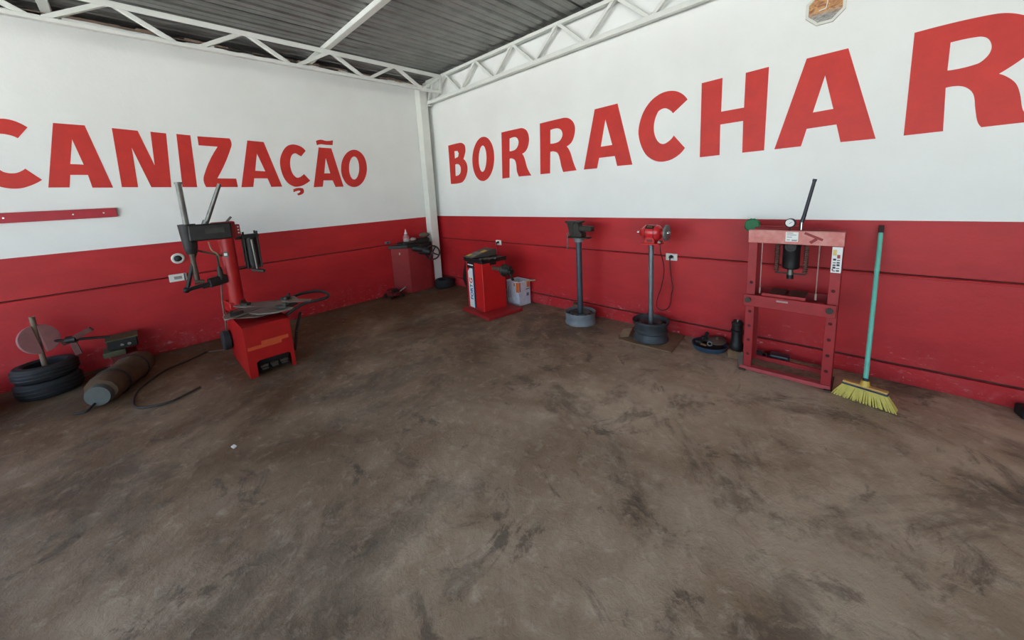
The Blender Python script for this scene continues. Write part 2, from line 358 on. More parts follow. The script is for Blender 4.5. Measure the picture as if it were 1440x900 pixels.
LETTERS_RIGHT = [
 [[(0.49,2.343), (0.735,2.349), (0.839,2.342), (0.909,2.302), (0.92,2.217), (0.884,2.138), (0.855,2.098), (0.922,2.029), (0.94,1.943), (0.901,1.84), (0.822,1.759), (0.731,1.731), (0.484,1.729)], [(0.642,2.238), (0.721,2.234), (0.751,2.194), (0.727,2.143), (0.642,2.124)], [(0.638,2.028), (0.723,2.025), (0.771,1.978), (0.762,1.903), (0.718,1.863), (0.626,1.85)]],
 [[(1.554,2.044), (1.542,1.975), (1.52,1.91), (1.487,1.851), (1.445,1.801), (1.396,1.763), (1.343,1.739), (1.288,1.73), (1.233,1.738), (1.183,1.762), (1.138,1.801), (1.103,1.854), (1.079,1.917), (1.068,1.987), (1.069,2.06), (1.083,2.132), (1.109,2.199), (1.146,2.258), (1.191,2.306), (1.242,2.341), (1.295,2.36), (1.349,2.364), (1.401,2.353), (1.449,2.327), (1.489,2.287), (1.521,2.237), (1.543,2.178), (1.554,2.112)], [(1.39,2.055), (1.38,1.998), (1.363,1.945), (1.34,1.903), (1.313,1.876), (1.285,1.866), (1.259,1.875), (1.237,1.902), (1.222,1.944), (1.215,1.997), (1.217,2.056), (1.227,2.115), (1.245,2.168), (1.268,2.209), (1.295,2.235), (1.322,2.243), (1.348,2.233), (1.369,2.206), (1.384,2.165), (1.391,2.113)]],
 [[(1.728,2.369), (2.049,2.372), (2.124,2.367), (2.194,2.327), (2.228,2.252), (2.223,2.166), (2.179,2.083), (2.098,2.042), (2.136,1.981), (2.177,1.851), (2.244,1.747), (2.02,1.748), (1.986,1.821), (1.979,1.914), (1.958,1.971), (1.907,1.998), (1.862,1.999), (1.84,1.743), (1.697,1.74)], [(1.879,2.265), (1.979,2.273), (2.028,2.245), (2.042,2.189), (2.007,2.13), (1.954,2.104), (1.867,2.1)]],
 [[(2.421,2.377), (2.731,2.383), (2.832,2.377), (2.909,2.33), (2.945,2.254), (2.933,2.162), (2.892,2.089), (2.821,2.05), (2.868,1.98), (2.914,1.847), (2.954,1.758), (2.759,1.753), (2.731,1.83), (2.713,1.915), (2.684,1.984), (2.632,2.011), (2.572,2.013), (2.556,1.751), (2.398,1.751)], [(2.584,2.274), (2.686,2.278), (2.743,2.253), (2.765,2.202), (2.743,2.148), (2.689,2.115), (2.576,2.111)]],
 [[(3.211,2.402), (3.487,2.409), (3.653,1.762), (3.478,1.763), (3.451,1.871), (3.258,1.871), (3.23,1.758), (3.054,1.758)], [(3.342,2.272), (3.422,1.992), (3.281,1.99)]],
 [[(4.195,2.306), (4.133,2.377), (4.051,2.414), (3.949,2.413), (3.844,2.36), (3.763,2.256), (3.72,2.106), (3.736,1.98), (3.793,1.858), (3.868,1.792), (3.949,1.764), (4.045,1.772), (4.128,1.814), (4.181,1.871), (4.075,2), (4.033,1.956), (3.977,1.933), (3.929,1.956), (3.892,2.021), (3.879,2.1), (3.891,2.183), (3.925,2.252), (3.982,2.268), (4.029,2.245), (4.064,2.207)]],
 [[(4.314,2.422), (4.482,2.427), (4.481,2.146), (4.655,2.148), (4.656,2.425), (4.817,2.431), (4.816,1.776), (4.657,1.774), (4.653,2.039), (4.478,2.037), (4.481,1.773), (4.315,1.77)]],
 [[(5.056,2.428), (5.29,2.434), (5.479,1.781), (5.292,1.781), (5.261,1.913), (5.087,1.908), (5.059,1.779), (4.886,1.776)], [(5.173,2.278), (5.235,2.029), (5.117,2.024)]],
 [[(5.611,2.436), (5.773,2.443), (5.914,2.44), (5.972,2.431), (6.026,2.406), (6.069,2.37), (6.096,2.311), (6.103,2.246), (6.09,2.191), (6.052,2.146), (5.984,2.091), (6.02,2.062), (6.053,2.018), (6.074,1.952), (6.094,1.859), (6.137,1.791), (5.947,1.787), (5.928,1.823), (5.912,1.902), (5.897,1.989), (5.871,2.032), (5.834,2.055), (5.778,2.057), (5.791,1.786), (5.615,1.783)], [(5.774,2.328), (5.883,2.328), (5.917,2.312), (5.937,2.275), (5.94,2.234), (5.925,2.198), (5.892,2.17), (5.776,2.161)]],
]
# ------------------------------------------------------------------ the setting
XE, YE, OV = 9.2, -7.6, 2.0                                   # workshop edges; unseen roof overhang lengthened to cut sky light
fl = B(); fl.bb((-.15, YE, -.12), (XE, .15, 0)); struct(fl.build('floor', M_FLOOR))
gd = B(); gd.bb((-60, -70, -.3), (70, 60, -.121)); struct(gd.build('ground', mat('sunlit yard', (172, 172, 168), .9, var=.06, scale=.6)))

def make_wall(name, side):
    L = (lambda a, d, z: (a, -d, z)) if side == 'R' else (lambda a, d, z: (d, a, z))   # a along the wall, d in front of its face
    a0, a1 = (-1.2, XE) if side == 'R' else (YE, 0.0)
    top = 3.428 if side == 'R' else 3.36
    b = B(); b.bb(L(a0, -.15, 1.2), L(a1, 0, top))
    wl = struct(b.build(name, M_WHITE))
    c = B(); c.bb(L(a0, -.15, 0), L(a1, -.02, 1.2)); c.build('joint_backing', M_JOINT, wl)
    for z0, z1 in (((0, .1305), (.1475, .8125), (.8225, 1.2)) if side == 'R' else ((0, .811), (.8225, 1.2))):
        p = B(); p.bb(L(a0+.001, -.0199, z0), L(a1-.001 if side == 'R' else -.0005, .004, z1), bevel=.003); p.build('dado_panel', M_RED, wl)
    s = B(); s.bb(L(a0+.001, 0, .795), L(a1-.001 if side == 'R' else -.006, .009, .808), bevel=.003); s.build('joint_lip', M_RED, wl)
    return wl
b = B(); b.bb((-1.5, YE, 0), (-1.2, .15, 3.6)); struct(b.build('wall_outer_light_block', mat('unseen blocker wall', (150, 132, 118), .9, var=.2, scale=3)))  # added wall, blocks outdoor light in the gap above the left wall
wall_right = make_wall('wall_right', 'R'); wall_left = make_wall('wall_left', 'L')
# crumbling mortar along the top of the left wall
mb = B()
for k in range(60):
    y = -7.5+k*.125
    mb.box((-.06, y, 3.362+random.uniform(-.012, .014)), (.12, .14, random.uniform(.02, .05)), bevel=.006)
mb.build('mortar_crust', mat('raw mortar', (150, 128, 112), .9, var=.2, bump=.4), wall_left)

R_ = Matrix.Rotation
MR = Matrix(((1, 0, 0, 0), (0, 0, -1, 0), (0, 1, 0, 0), (0, 0, 0, 1)))      # (a,z) -> right wall, facing -y
ML = Matrix(((0, 0, 1, 0), (1, 0, 0, 0), (0, 1, 0, 0), (0, 0, 0, 1)))       # (a,z) -> left wall, facing +x
for loops in LETTERS_RIGHT: link_mesh('painted_letter', curve_plate([smooth_loop(l) for l in loops], .0015, MR), M_LETTER, wall_right)
for loops in LETTERS_LEFT: link_mesh('painted_letter', curve_plate([smooth_loop(l) for l in loops], .0015, ML), M_LETTER, wall_left)

# roof: trapezoidal zinc sheets, ribs running front to back
ceil = bpy.data.objects.new('ceiling', None); COL.objects.link(ceil); struct(ceil); ceil.location = (0, 0, 3.43)
def roof_sheet(x0, n, pitch=.22):
    t = bmesh.new(); prof = []
    for k in range(n):
        a = x0+k*pitch
        prof += [(a, 0), (a+.016, .03), (a+.038, .03), (a+.054, 0), (a+.135, 0), (a+.142, .007), (a+.150, 0)]
    prof.append((x0+n*pitch+.02, 0))
    lo = [(x, z, YE-OV) for x, z in prof]
    va = [t.verts.new((x, YE-OV, z)) for x, z in prof]; vb = [t.verts.new((x, .25, z)) for x, z in prof]
    vc = [t.verts.new((x, YE-OV, z+.002)) for x, z in prof]; vd = [t.verts.new((x, .25, z+.002)) for x, z in prof]
    for k in range(len(prof)-1):
        t.faces.new((va[k], va[k+1], vb[k+1], vb[k])); t.faces.new((vc[k], vd[k], vd[k+1], vc[k+1]))
    for a, c in ((va, vc), (vb, vd)):
        for k in range(len(prof)-1): t.faces.new((a[k], c[k], c[k+1], a[k+1]))
    bmesh.ops.recalc_face_normals(t, faces=t.faces)
    me = bpy.data.meshes.new('roof_sheet'); t.to_mesh(me); t.free(); me.materials.append(M_ROOF)
    o = bpy.data.objects.new('roof_sheet', me); COL.objects.link(o); o.parent = ceil; return o
x = -1.3
i = 0
while x < XE+.4:
    s = roof_sheet(x, 5); s.location.z = .0025*(i % 2); x += 1.1; i += 1

for y, lab in ((-1.80, 'white steel roof purlin resting on the truss near the corner'), (-4.02, 'white steel roof purlin at the far left edge of the roof')):
    b = B(); b.bb((-.6, y-.035, 3.372), (XE, y+.035, 3.429), bevel=.004)
    tag(b.build('roof_purlin', M_STEELW, loc=(4, y, 3.375)), lab, 'purlin', 'roof purlins')

# trusses
def zl(y): return 0.0
tr = thing('roof_truss', 'white welded lattice truss running along the left wall under the roof', 'truss', (.6, -3.5, 3.1))
b = B(); b.bb((.575, YE, 3.335), (.625, -.13, 3.37), bevel=.003); b.bb((.62, YE, 3.315), (.626, -.13, 3.345)); b.build('top_chord', M_STEELW, tr)
b = B(); b.bb((.575, YE, 3.10), (.625, -.13, 3.135), bevel=.003); b.build('bottom_chord', M_STEELW, tr)
tops = [-.9, -1.76, -2.64, -3.62, -4.5, -5.4, -6.3, -7.2]
for t in tops:
    for sgn, d in ((1, .40), (-1, .40)):
        b = B(); b.bar((.6, t+sgn*.02, 3.345), (.6, t+sgn*d, 3.125), .038, .038, (1, 0, 0), .002); b.build('diagonal', M_STEELW, tr)
b = B(); b.bb((.583, -.165, 3.13), (.617, -.13, 3.34)); b.build('end_post', M_STEELW, tr)
b = B(); b.bar((.6, -.17, 3.33), (.6, -.46, 3.13), .038, .038, (1, 0, 0), .002); b.build('diagonal', M_STEELW, tr)

tr = thing('roof_truss', 'white welded lattice truss running along the right wall above the large letters', 'truss', (4, -.1, 3.03))
def rz(x): return .018*(x-.2)
b = B(); b.bar((.16, -.085, 3.375), (XE, -.085, 3.405), .055, .04, bevel=.003); b.build('top_chord', M_STEELW, tr)
b = B(); b.bar((.16, -.085, 3.055), (XE, -.085, 3.055+rz(3.8)), .055, .05, bevel=.003); b.build('bottom_chord', M_STEELW, tr)
k = .66
while k < XE-.4:
    zt = 3.365+min(rz(k), .065)*.3; zb = 3.07+min(rz(k), .065)*.5
    for sgn in (1, -1):
        b = B(); b.bar((k+sgn*.015, -.085, zt), (k+sgn*.335, -.085, zb), .035, .042, (0, 1, 0), .002); b.build('diagonal', M_STEELW, tr)
    k += .715
b = B(); b.bar((.17, -.085, 3.09), (.30, -.085, 3.33), .03, .03, (0, 1, 0)); b.build('diagonal', M_STEELW, tr)

cl = thing('steel_column', 'white square steel column standing in the corner of the two walls', 'column', (.075, -.165, 0))
b = B(); b.bb((.011, -.24, 0), (.155, -.095, 3.30), bevel=.006); b.build('shaft', M_STEELW, cl)
b = B(); b.bb((.011, -.25, 3.30), (.17, -.06, 3.312)); b.build('cap_plate', M_STEELW, cl)
b = B(); b.bb((.155, -.12, 3.0), (.22, -.06, 3.012)); b.build('bracket', M_STEELW, cl)

# ------------------------------------------------------------------ wall fittings
def outlet(side, a, z, w_, h_, label, plug=False):
    d0 = .0045
    L = (lambda a, d, z: (a, -d, z)) if side == 'R' else (lambda a, d, z: (d, a, z))
    t = thing('power_outlet', label, 'outlet', L(a, d0, z-h_/2))
    b = B(); b.bb(L(a-w_/2, d0, z-h_/2), L(a+w_/2, d0+.012, z+h_/2), bevel=.004); b.build('cover_plate', M_WPLAST, t)
    b = B(); b.bb(L(a-w_*.22, d0+.012, z-h_*.2), L(a+w_*.22, d0+.0135, z+h_*.2)); b.build('socket', mat('grey socket', (150, 148, 140), .5), t)
    if plug:
        b = B(); b.cyl(L(a, d0+.012, z+.006), L(a, d0+.05, z), .017, .013, 12); b.cyl(L(a, d0+.045, z+.004), L(a, d0+.05, z-.03), .008, .006, 8); b.build('plug', M_BPLAST, t)
    return t
outlet('R', 1.553, .812, .115, .072, 'small white outlet on the red wall behind the wheel balancer', True)
outlet('R', 4.078, .808, .115, .072, 'white outlet on the red wall with the grinder cord plugged in', True)
t = outlet('L', -3.505, .803, .15, .082, 'white outlet plate on the left red wall behind the tyre changer')
b = B(); b.bb((.0165, -3.455, .765), (.024, -3.445, .842)); b.build('seam', mat('grey seam', (90, 80, 76), .6), t)
t = thing('round_socket', 'round white wall fitting with a dark centre above the left outlet plate', 'wall fitting', (.0045, -3.475, .975))
mt = Matrix.Translation((.0045, -3.475, 1.015)) @ R_(PI/2, 4, 'Y')
b = B(); b.lathe([(.0, 0), (.058, 0), (.058, .012), (.048, .022), (.036, .022), (.034, .012), (0, .012)], 28, mt); b.build('collar', M_WPLAST, t)
b = B(); b.lathe([(0, .012), (.033, .012), (.028, .03), (.012, .036), (0, .036)], 24, mt); b.build('core', M_BPLAST, t)
t = thing('junction_box', 'tiny blue grey socket on the left wall beside the corner cabinet', 'outlet', (.0045, -.985, .83))
b = B(); b.bb((.0045, -1.03, .835), (.018, -.94, .873), bevel=.004); b.build('cover_plate', mat('blue grey plastic', (110, 122, 130), .5), t)
b = B(); b.bb((.018, -1.0, .846), (.0195, -.97, .862)); b.build('socket', M_BPLAST, t)
t = thing('tool_rail', 'long red painted wooden rail fixed to the white left wall', 'rail', (.001, -5.2, 1.5))
b = B(); b.bb((.001, -6.4, 1.512), (.032, -3.86, 1.602), bevel=.004); b.build('board', mat('rail red paint', (176, 40, 52), .5, var=.08), t)
for y in (-6.2, -5.6, -5.0, -4.55, -4.15, -3.95):
    b = B(); b.cyl((.031, y, 1.557), (.036, y, 1.557), .007, seg=10); b.build('screw', M_CHROME, t)

# octagonal clock
t = thing('octagonal_clock', 'octagonal wall clock with a white frame and a brown picture dial', 'clock', (5.146, -.001, 2.64))
def octa(rw): return [(5.146+rw/math.cos(PI/8)*math.cos(PI/8+k*PI/4), 2.752+rw/math.cos(PI/8)*math.sin(PI/8+k*PI/4)) for k in range(8)]
me = curve_plate([octa(.112), octa(.095)], .012, MR); me.transform(Matrix.Translation((0, -.0135, 0))); link_mesh('frame', me, M_WPLAST, t)
for v in me.vertices: v.co -= Vector(t.location)
me = curve_plate([octa(.096)], .002, MR); me.transform(Matrix.Translation((0, -.008, 0)))
for v in me.vertices: v.co -= Vector(t.location)
mdial = bpy.data.materials.new('picture dial'); mdial.use_nodes = True; n = mdial.node_tree
tc = n.nodes.new('ShaderNodeTexCoord'); mp = n.nodes.new('ShaderNodeMapping'); mp.inputs['Scale'].default_value = (14, 14, 26); mp.inputs['Rotation'].default_value = (0, .25, 0)
n.links.new(tc.outputs['Object'], mp.inputs[0])
sp = n.nodes.new('ShaderNodeSeparateXYZ'); n.links.new(tc.outputs['Object'], sp.inputs[0])
pic = ramp(n, noise(n, mp.outputs[0], 1.3, 5, .6, .8), [(.28, lin((92, 60, 44))), (.45, lin((168, 112, 78))), (.56, lin((200, 156, 92))), (.64, lin((164, 132, 124)))])
gry = ramp(n, noise(n, mp.outputs[0], 3, 5, .6), [(.35, lin((112, 106, 100))), (.65, lin((172, 170, 166)))])
low = madd(n, sp.outputs['Z'], -28., 2.7, True)
n.links.new(mix(n, low, pic, gry), n.nodes['Principled BSDF'].inputs['Base Color']); n.nodes['Principled BSDF'].inputs['Roughness'].default_value = .4
link_mesh('dial', me, mdial, t)
b = B(); b.bar((5.148, -.0115, 2.745), (5.158, -.0115, 2.81), .005, .002, (0, 1, 0)); b.build('minute_hand', M_LABEL, t)
b = B(); b.bar((5.148, -.0125, 2.745), (5.108, -.0125, 2.74), .006, .002, (0, 1, 0)); b.build('hour_hand', M_LABEL, t)

# ------------------------------------------------------------------ tyre changer
t = thing('tyre_changer', 'large red tyre changer with swing arm and dark turntable by the left wall', 'tyre changer', (1.17, -3.05, 0))
x0, x1, y0, y1, h = .74, 1.59, -3.235, -2.865, .48
b = B()
b.bb((x0, y0, 0), (x1, y0+.006, h)); b.bb((x0, y1-.006, 0), (x1, y1, h)); b.bb((x0, y0, 0), (x0+.006, y1, h)); b.bb((x0, y0, h-.006), (x1, y1, h))
fr = [[(y0, 0), (y0+.06, 0), (y0+.062, .135), (y0+.085, .15), (y1-.05, .15), (y1-.032, .135), (y1-.03, 0), (y1, 0), (y1, h), (y0, h)]]
me = curve_plate(fr, .003, ML)
tmpb = bmesh.new(); tmpb.from_mesh(me); b._merge(tmpb, Matrix.Translation((x1-.003, 0, 0)))
body = b.build('cabinet', M_CHRED, t)
me2 = bpy.data.meshes.remove(me)
b = B(); b.bb((x1+.0005, y0+.012, .262), (x1+.0015, y1-.09, .292)); b.bb((x1+.0005, y0+.12, .292), (x1+.0015, y1-.03, .325)); b.build('faded_decal', M_ORFADE, body)
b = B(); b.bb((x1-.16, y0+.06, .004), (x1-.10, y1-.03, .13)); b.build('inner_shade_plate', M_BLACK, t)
for yy in (-3.11, -3.03, -2.95):
    b = B(); b.bar((x1-.14, yy, .075), (x1-.02, yy, .05), .05, .012, bevel=.003); b.cyl((x1-.05, yy-.03, .07), (x1-.05, yy+.03, .07), .012, seg=10); b.build('pedal', M_BROWN, t)
# turntable
cx, cy, tz = 1.22, -2.99, .545
b = B(); b.cyl((cx, cy, h), (cx, cy, tz-.02), .12, .10, 24); b.cyl((cx, cy, tz-.035), (cx, cy, tz-.012), .20, .24, 32); b.build('turntable_hub', M_BLACK, t)
for k in range(8):
    a = k*PI/4+.3
    b = B(); b.cyl((cx+.215*math.cos(a), cy+.215*math.sin(a), tz-.03), (cx+.232*math.cos(a), cy+.232*math.sin(a), tz-.03), .008, seg=8); b.build('bolt', M_CHROME, t)
b = B(); b.prism([(cx+.31*math.cos(PI/8+k*PI/4), cy+.31*math.sin(PI/8+k*PI/4)) for k in range(8)], tz-.016, tz-.008, None, .002); b.build('turntable_deck', M_BROWN, t)
for k in range(4):
    a = k*PI/2+.16*PI
    m = Matrix.Translation((cx, cy, tz)) @ R_(a, 4, 'Z')
    b = B(); b.prism([(.015, -.17), (.16, -.19), (.30, -.13), (.375, -.015), (.365, .02), (.27, .03), (.10, .012), (.015, .01)], -.006, .008, m @ R_(.03, 4, 'X'), .002)
    pl = b.build('turntable_plate', mat('worn plate steel', (132, 118, 108), .5, .3, var=.2, scale=8), t)
    b = B(); b.prism([(.20, -.045), (.27, -.05), (.315, -.02), (.27, .01), (.20, .005)], .008, .035, m, .004); b.prism([(.285, -.035), (.315, -.02), (.285, -.005)], .035, .06, m, .003)
    b.build('jaw', M_IRON, pl)
# raised jaw plate leaning at the far right of the table
b = B(); b.prism([(-.03, -.13), (.10, -.15), (.20, .02), (.10, .11), (-.02, .06)], 0, .008, Matrix.Translation((1.31, -2.72, .565)) @ R_(.35, 4, 'Z') @ R_(-.18, 4, 'X'), .002); b.build('guard_plate', mat('worn plate steel', (132, 118, 108)), t)
b = B(); b.cyl((1.26, -2.79, .55), (1.26, -2.79, .61), .028, .02, 12); b.build('clamp_knob', M_IRON, t)
# bead breaker loop arm on the right
b = B(); b.tube(bez([(1.02, -2.86, .46), (1.03, -2.66, .545), (1.05, -2.47, .56), (1.19, -2.40, .56), (1.40, -2.425, .56), (1.49, -2.49, .56), (1.48, -2.58, .555), (1.45, -2.70, .54), (1.42, -2.86, .46)], 6), .016, 8); b.build('bead_breaker_arm', M_BLACK, t)
b = B(); b.bar((1.52, -2.84, .12), (1.50, -2.80, .30), .02, .03, (1, 0, 0), .003); b.bar((1.50, -2.80, .30), (1.42, -2.72, .46), .02, .03, (1, 0, 0), .003); b.build('bead_breaker_blade', M_BLACK, t)
# column and head
kx, ky = .83, -3.135
b = B(); b.cyl((kx, ky, h), (kx, ky, 1.40), .066, .066, 32); b.build('column', M_CHRED, t)
b = B(); b.prism([(kx-.17, ky-.09), (kx+.06, ky-.075), (kx+.06, ky+.075), (kx-.17, ky+.09)], h, h+.10, None, .01); b.build('column_foot', M_CHRED, t)
b = B(); b.bb((kx-.075, ky-.095, 1.235), (kx+.08, ky+.085, 1.405), bevel=.008); hd = b.build('head_block', M_CHRED, t)
b = B(); b.bb((kx-.02, ky+.085, 1.25), (kx+.055, ky+.125, 1.37), bevel=.004); b.build('side_bracket', M_CHRED, t)
for zz in (1.285, 1.315, 1.345): 
    b = B(); b.cyl((kx+.055, ky+.108, zz), (kx+.060, ky+.108, zz), .007, seg=8); b.build('bolt', M_LABEL, t)
b = B(); b.bar((kx, ky+.03, 1.40), (kx+.01, ky+.075, 1.45), .02, .008, (1, 0, 0), .002); b.build('top_latch', M_STEEL, t)
sx, sy = .92, -3.42
b = B(); b.bar((kx+.135, ky+.04, 1.322), (sx+.02, sy-.0, 1.325), .10, .155, bevel=.012); b.cyl((sx, sy, 1.18), (sx, sy, 1.41), .052, .066, 24); b.cyl((sx, sy, 1.13), (sx, sy, 1.18), .040, .051, 20); arm = b.build('swing_arm', M_BLACK, t)
b = B(); b.bar((kx+.189, ky-.02, 1.335), (sx+.080, sy+.12, 1.335), .006, .05, bevel=.001); b.build('arm_rib', M_IRON, arm)
b = B(); b.cyl((sx, sy, .99), (sx, sy, 1.79), .021, seg=6)
for k in range(34): b.cyl((sx, sy, 1.41+k*.0108), (sx, sy, 1.4155+k*.0108), .0245, seg=12)
b.cyl((sx, sy, 1.78), (sx, sy, 1.797), .031, seg=18); b.build('tool_shaft', M_STEEL, t)
b = B(); b.cyl((sx-.04, sy+.14, 1.38), (sx+.01, sy+.30, 1.775), .020, .017, 14); b.cyl((sx-.045, sy+.125, 1.36), (sx-.036, sy+.152, 1.43), .03, .026, 12); b.build('lever_handle', M_STEEL, t)
b = B(); b.cyl((sx, sy, .86), (sx, sy, 1.15), .023, .02, 14); b.cyl((sx+.01, sy-.02, .86), (sx+.02, sy+.05, .855), .022, .018, 12); b.build('lower_shaft', M_BROWN, t)
b = B(); b.tube([(sx-.01, sy+.03, 1.16), (sx, sy-.02, 1.0), (sx+.02, sy-.085, .80)], .017, 8); b.ball((sx+.02, sy-.09, .80), .028); b.bar((sx+.02, sy-.09, .80), (sx-.0, sy+.10, .825), .03, .035, bevel=.004)
b.bar((sx, sy+.08, .825), (sx-.05, sy+.23, .84), .05, .09, bevel=.01); b.bar((sx+.01, sy+.03, .79), (sx, sy+.12, .80), .012, .014); b.build('mount_head', M_BLACK, t)
b = B(); b.bar((sx-.02, sy+.05, 1.15), (sx-.06, sy+.23, 1.07), .018, .02, bevel=.003); b.build('tie_rod', M_BROWN, t)
b = B(); b.tube(bez([(kx+.02, ky-.14, 1.22), (kx+.04, ky-.13, 1.14), (kx+.05, ky-.09, 1.08), (kx+.05, ky-.10, .95)], 6), .007, 6); b.build('air_hose', mat('faded hose', (168, 150, 118), .6), t)
b = B(); b.cyl((kx+.055, ky-.10, .88), (kx+.055, ky-.10, .965), .026, .018, 14); b.cyl((kx+.055, ky-.10, .84), (kx+.055, ky-.10, .88), .03, .03, 14); b.cyl((kx+.055, ky-.10, .955), (kx+.055, ky-.10, 1.08), .008, seg=8); reg = b.build('air_regulator', M_IRON, t)
b = B(); b.tube(bez([(kx+.055, ky-.10, .84), (kx+.06, ky-.125, .6), (kx+.05, ky-.13, .35), (kx-.12, ky-.14, .1), (kx-.3, ky-.15, .012), (.46, -3.40, .012)], 8), .008, 6); b.build('supply_hose', mat('grey hose', (112, 92, 78), .6), t)
# sticker
b = B(); b.prism([(kx+.066*math.cos(a), ky+.066*math.sin(a)) for a in [-.75+.1*k for k in range(7)]]+[(kx+.068*math.cos(a), ky+.068*math.sin(a)) for a in [-.15-.1*k for k in range(7)]], 1.055, 1.105); st = b.build('sticker', mat('green sticker', (36, 92, 78), .5), t)
b = B(); b.prism([(kx+.068*math.cos(a), ky+.068*math.sin(a)) for a in [-.66+.1*k for k in range(5)]]+[(kx+.0695*math.cos(a), ky+.0695*math.sin(a)) for a in [-.26-.1*k for k in range(5)]], 1.068, 1.094); b.build('sticker_mark', M_LABEL, st)
# air cylinder hanging from the head
ax, ay = .78, -2.925
b = B(); b.bb((ax-.06, ay-.08, 1.215), (ax+.06, ay+.075, 1.255), bevel=.006); b.cyl((ax, ay, .905), (ax, ay, 1.22), .062, seg=24); b.bb((ax-.055, ay-.07, .895), (ax+.055, ay+.07, .93), bevel=.006)
for px_, py_ in ((-.05, -.06), (.05, -.06), (-.05, .06), (.05, .06)): b.cyl((ax+px_, ay+py_, .89), (ax+px_, ay+py_, 1.285 if py_ > 0 or px_ > 0 else 1.26), .009, seg=8)
cyl_ = b.build('air_cylinder', M_BLACK, t)
b = B(); b.cyl((ax+.066, ay+.012, .885), (ax+.066, ay+.002, 1.20), .011, seg=10); b.build('rod', M_STEEL, cyl_)
b = B(); b.bar((ax+.03, ay-.03, .88), (ax+.09, ay+.07, .85), .05, .03, bevel=.005); b.build('foot_lug', M_IRON, cyl_)
b = B(); b.bar((kx+.02, ky+.09, 1.225), (ax, ay-.05, 1.235), .05, .03, bevel=.004); b.build('cylinder_bracket', M_BLACK, t)
b = B(); b.bar((kx, ky+.05, .905), (ax, ay-.04, .905), .015, .015); b.build('lower_stay', M_BLACK, t)
# rubber pad on the far side
b = B(); b.lathe([(0, 0), (.09, 0), (.10, .012), (.10, .06), (.09, .072), (0, .072)], 28, Matrix.Translation((x0+.10, y0-.005, .20)) @ R_(PI/2, 4, 'X')); b.build('bead_breaker_pad', M_RUBBER, t)
# hose on the floor
b = B(); b.tube(bez([(.43, -3.42, .010), (.56, -3.58, .010), (.68, -3.77, .011), (1.0, -3.945, .011), (1.27, -3.985, .011), (1.42, -3.96, .011), (1.49, -3.88, .012), (1.52, -3.77, .012), (1.47, -3.67, .012), (1.41, -3.575, .012)], 8), .0085, 8)
tag(b.build('rubber_hose', M_HOSE, loc=(1.2, -3.8, 0)), 'thin dark rubber hose curled in a loop on the floor left of the tyre changer', 'hose')
b = B(); b.bb((XE, -6.0, 0), (XE+.2, .15, 3.428)); struct(b.build('wall_far_light_block', M_WHITE))  # unseen wall added to close this side and darken the left wall
# ------------------------------------------------------------------ wheel balancer
t = thing('wheel_balancer', 'red wheel balancer with black instrument top and white side sticker', 'wheel balancer', (1.67, -.757, 0), math.atan2(-.052, .39))
Bl = lambda: B(local=True)
b = Bl(); b.bb((-.02, -.085, 0), (.60, .46, .045), bevel=.006); b.build('base_plate', M_MRED2, t)
W_, D_, H_ = .393, .36, .68
b = Bl(); b.bb((0, 0, .045), (W_, D_, H_), bevel=.006); bd = b.build('cabinet', M_MRED, t)
b = Bl(); b.bb((.23, -.004, .045), (.36, .0, .085)); b.build('toe_notch', M_MRED2, bd)
b = Bl(); b.prism([(.055, .06), (.205, .06), (.205, .615), (.14, .615), (.055, .545)], 0, .002, Matrix(((1, 0, 0, 0), (0, 0, -1, -.001), (0, 1, 0, 0), (0, 0, 0, 1)))); st = b.build('side_sticker', M_LABEL, t)
b = Bl(); b.bb((.045, -.004, .59), (.21, .0, .68)); b.build('sticker_header', M_BPLAST, st)
b = Bl(); b.bb((.06, -.0052, .628), (.19, -.0042, .643)); b.build('header_print', M_LABEL, st)
b = Bl(); b.bb((.17, -.0042, .06), (.185, -.0032, .60)); b.build('teal_stripe', M_TEAL, st)
b = Bl(); b.bb((.185, -.0042, .06), (.208, -.0032, .60)); b.build('dark_stripe', mat('navy print', (22, 30, 44), .5), st)
# lettering climbing the sticker
mt = Matrix(((0, -1, 0, .146), (0, 0, -1, -.0042), (1, 0, 0, .165), (0, 0, 0, 1)))
mf = text_mesh('FORT', .085, mt, .0006, .0018); link_mesh('sticker_lettering', mf, M_BLUE, st)
zmax = max(v.co.z for v in mf.vertices)
mg = text_mesh('G', .105, Matrix(((0, -1, 0, .150), (0, 0, -1, -.0042), (1, 0, 0, zmax+.008), (0, 0, 0, 1))), .0006, .003)
link_mesh('sticker_lettering', mg, mat('orange red print', (206, 84, 40), .5), st)
b = Bl(); b.bb((-.012, -.018, .675), (W_+.02, D_+.02, .715), bevel=.006)
b.bb((-.012, -.018, .715), (W_+.02, -.010, .728)); b.bb((W_+.012, -.018, .715), (W_+.02, D_+.02, .728)); b.build('tool_tray', M_BPLAST, t)
b = Bl()
b.prism([(-.018, .715), (D_+.02, .715), (D_+.02, .80), (.32, .81), (-.018, .735)], 0, .205, Matrix(((0, 0, 1, -.01), (1, 0, 0, 0), (0, 1, 0, 0), (0, 0, 0, 1))), .004); cp = b.build('control_panel', mat('panel grey', (70, 68, 62), .5, var=.15), t)
def on_panel(u0, u1, v0, v1, m, nm):
    sl = math.atan2(.075, .338); c = Vector(((u0+u1)/2, -.018+(v0+v1)/2*math.cos(sl), .7365+(v0+v1)/2*math.sin(sl)))
    q = Bl(); q.box(c, (u1-u0, v1-v0, .003), (sl, 0, 0)); q.build(nm, m, cp)
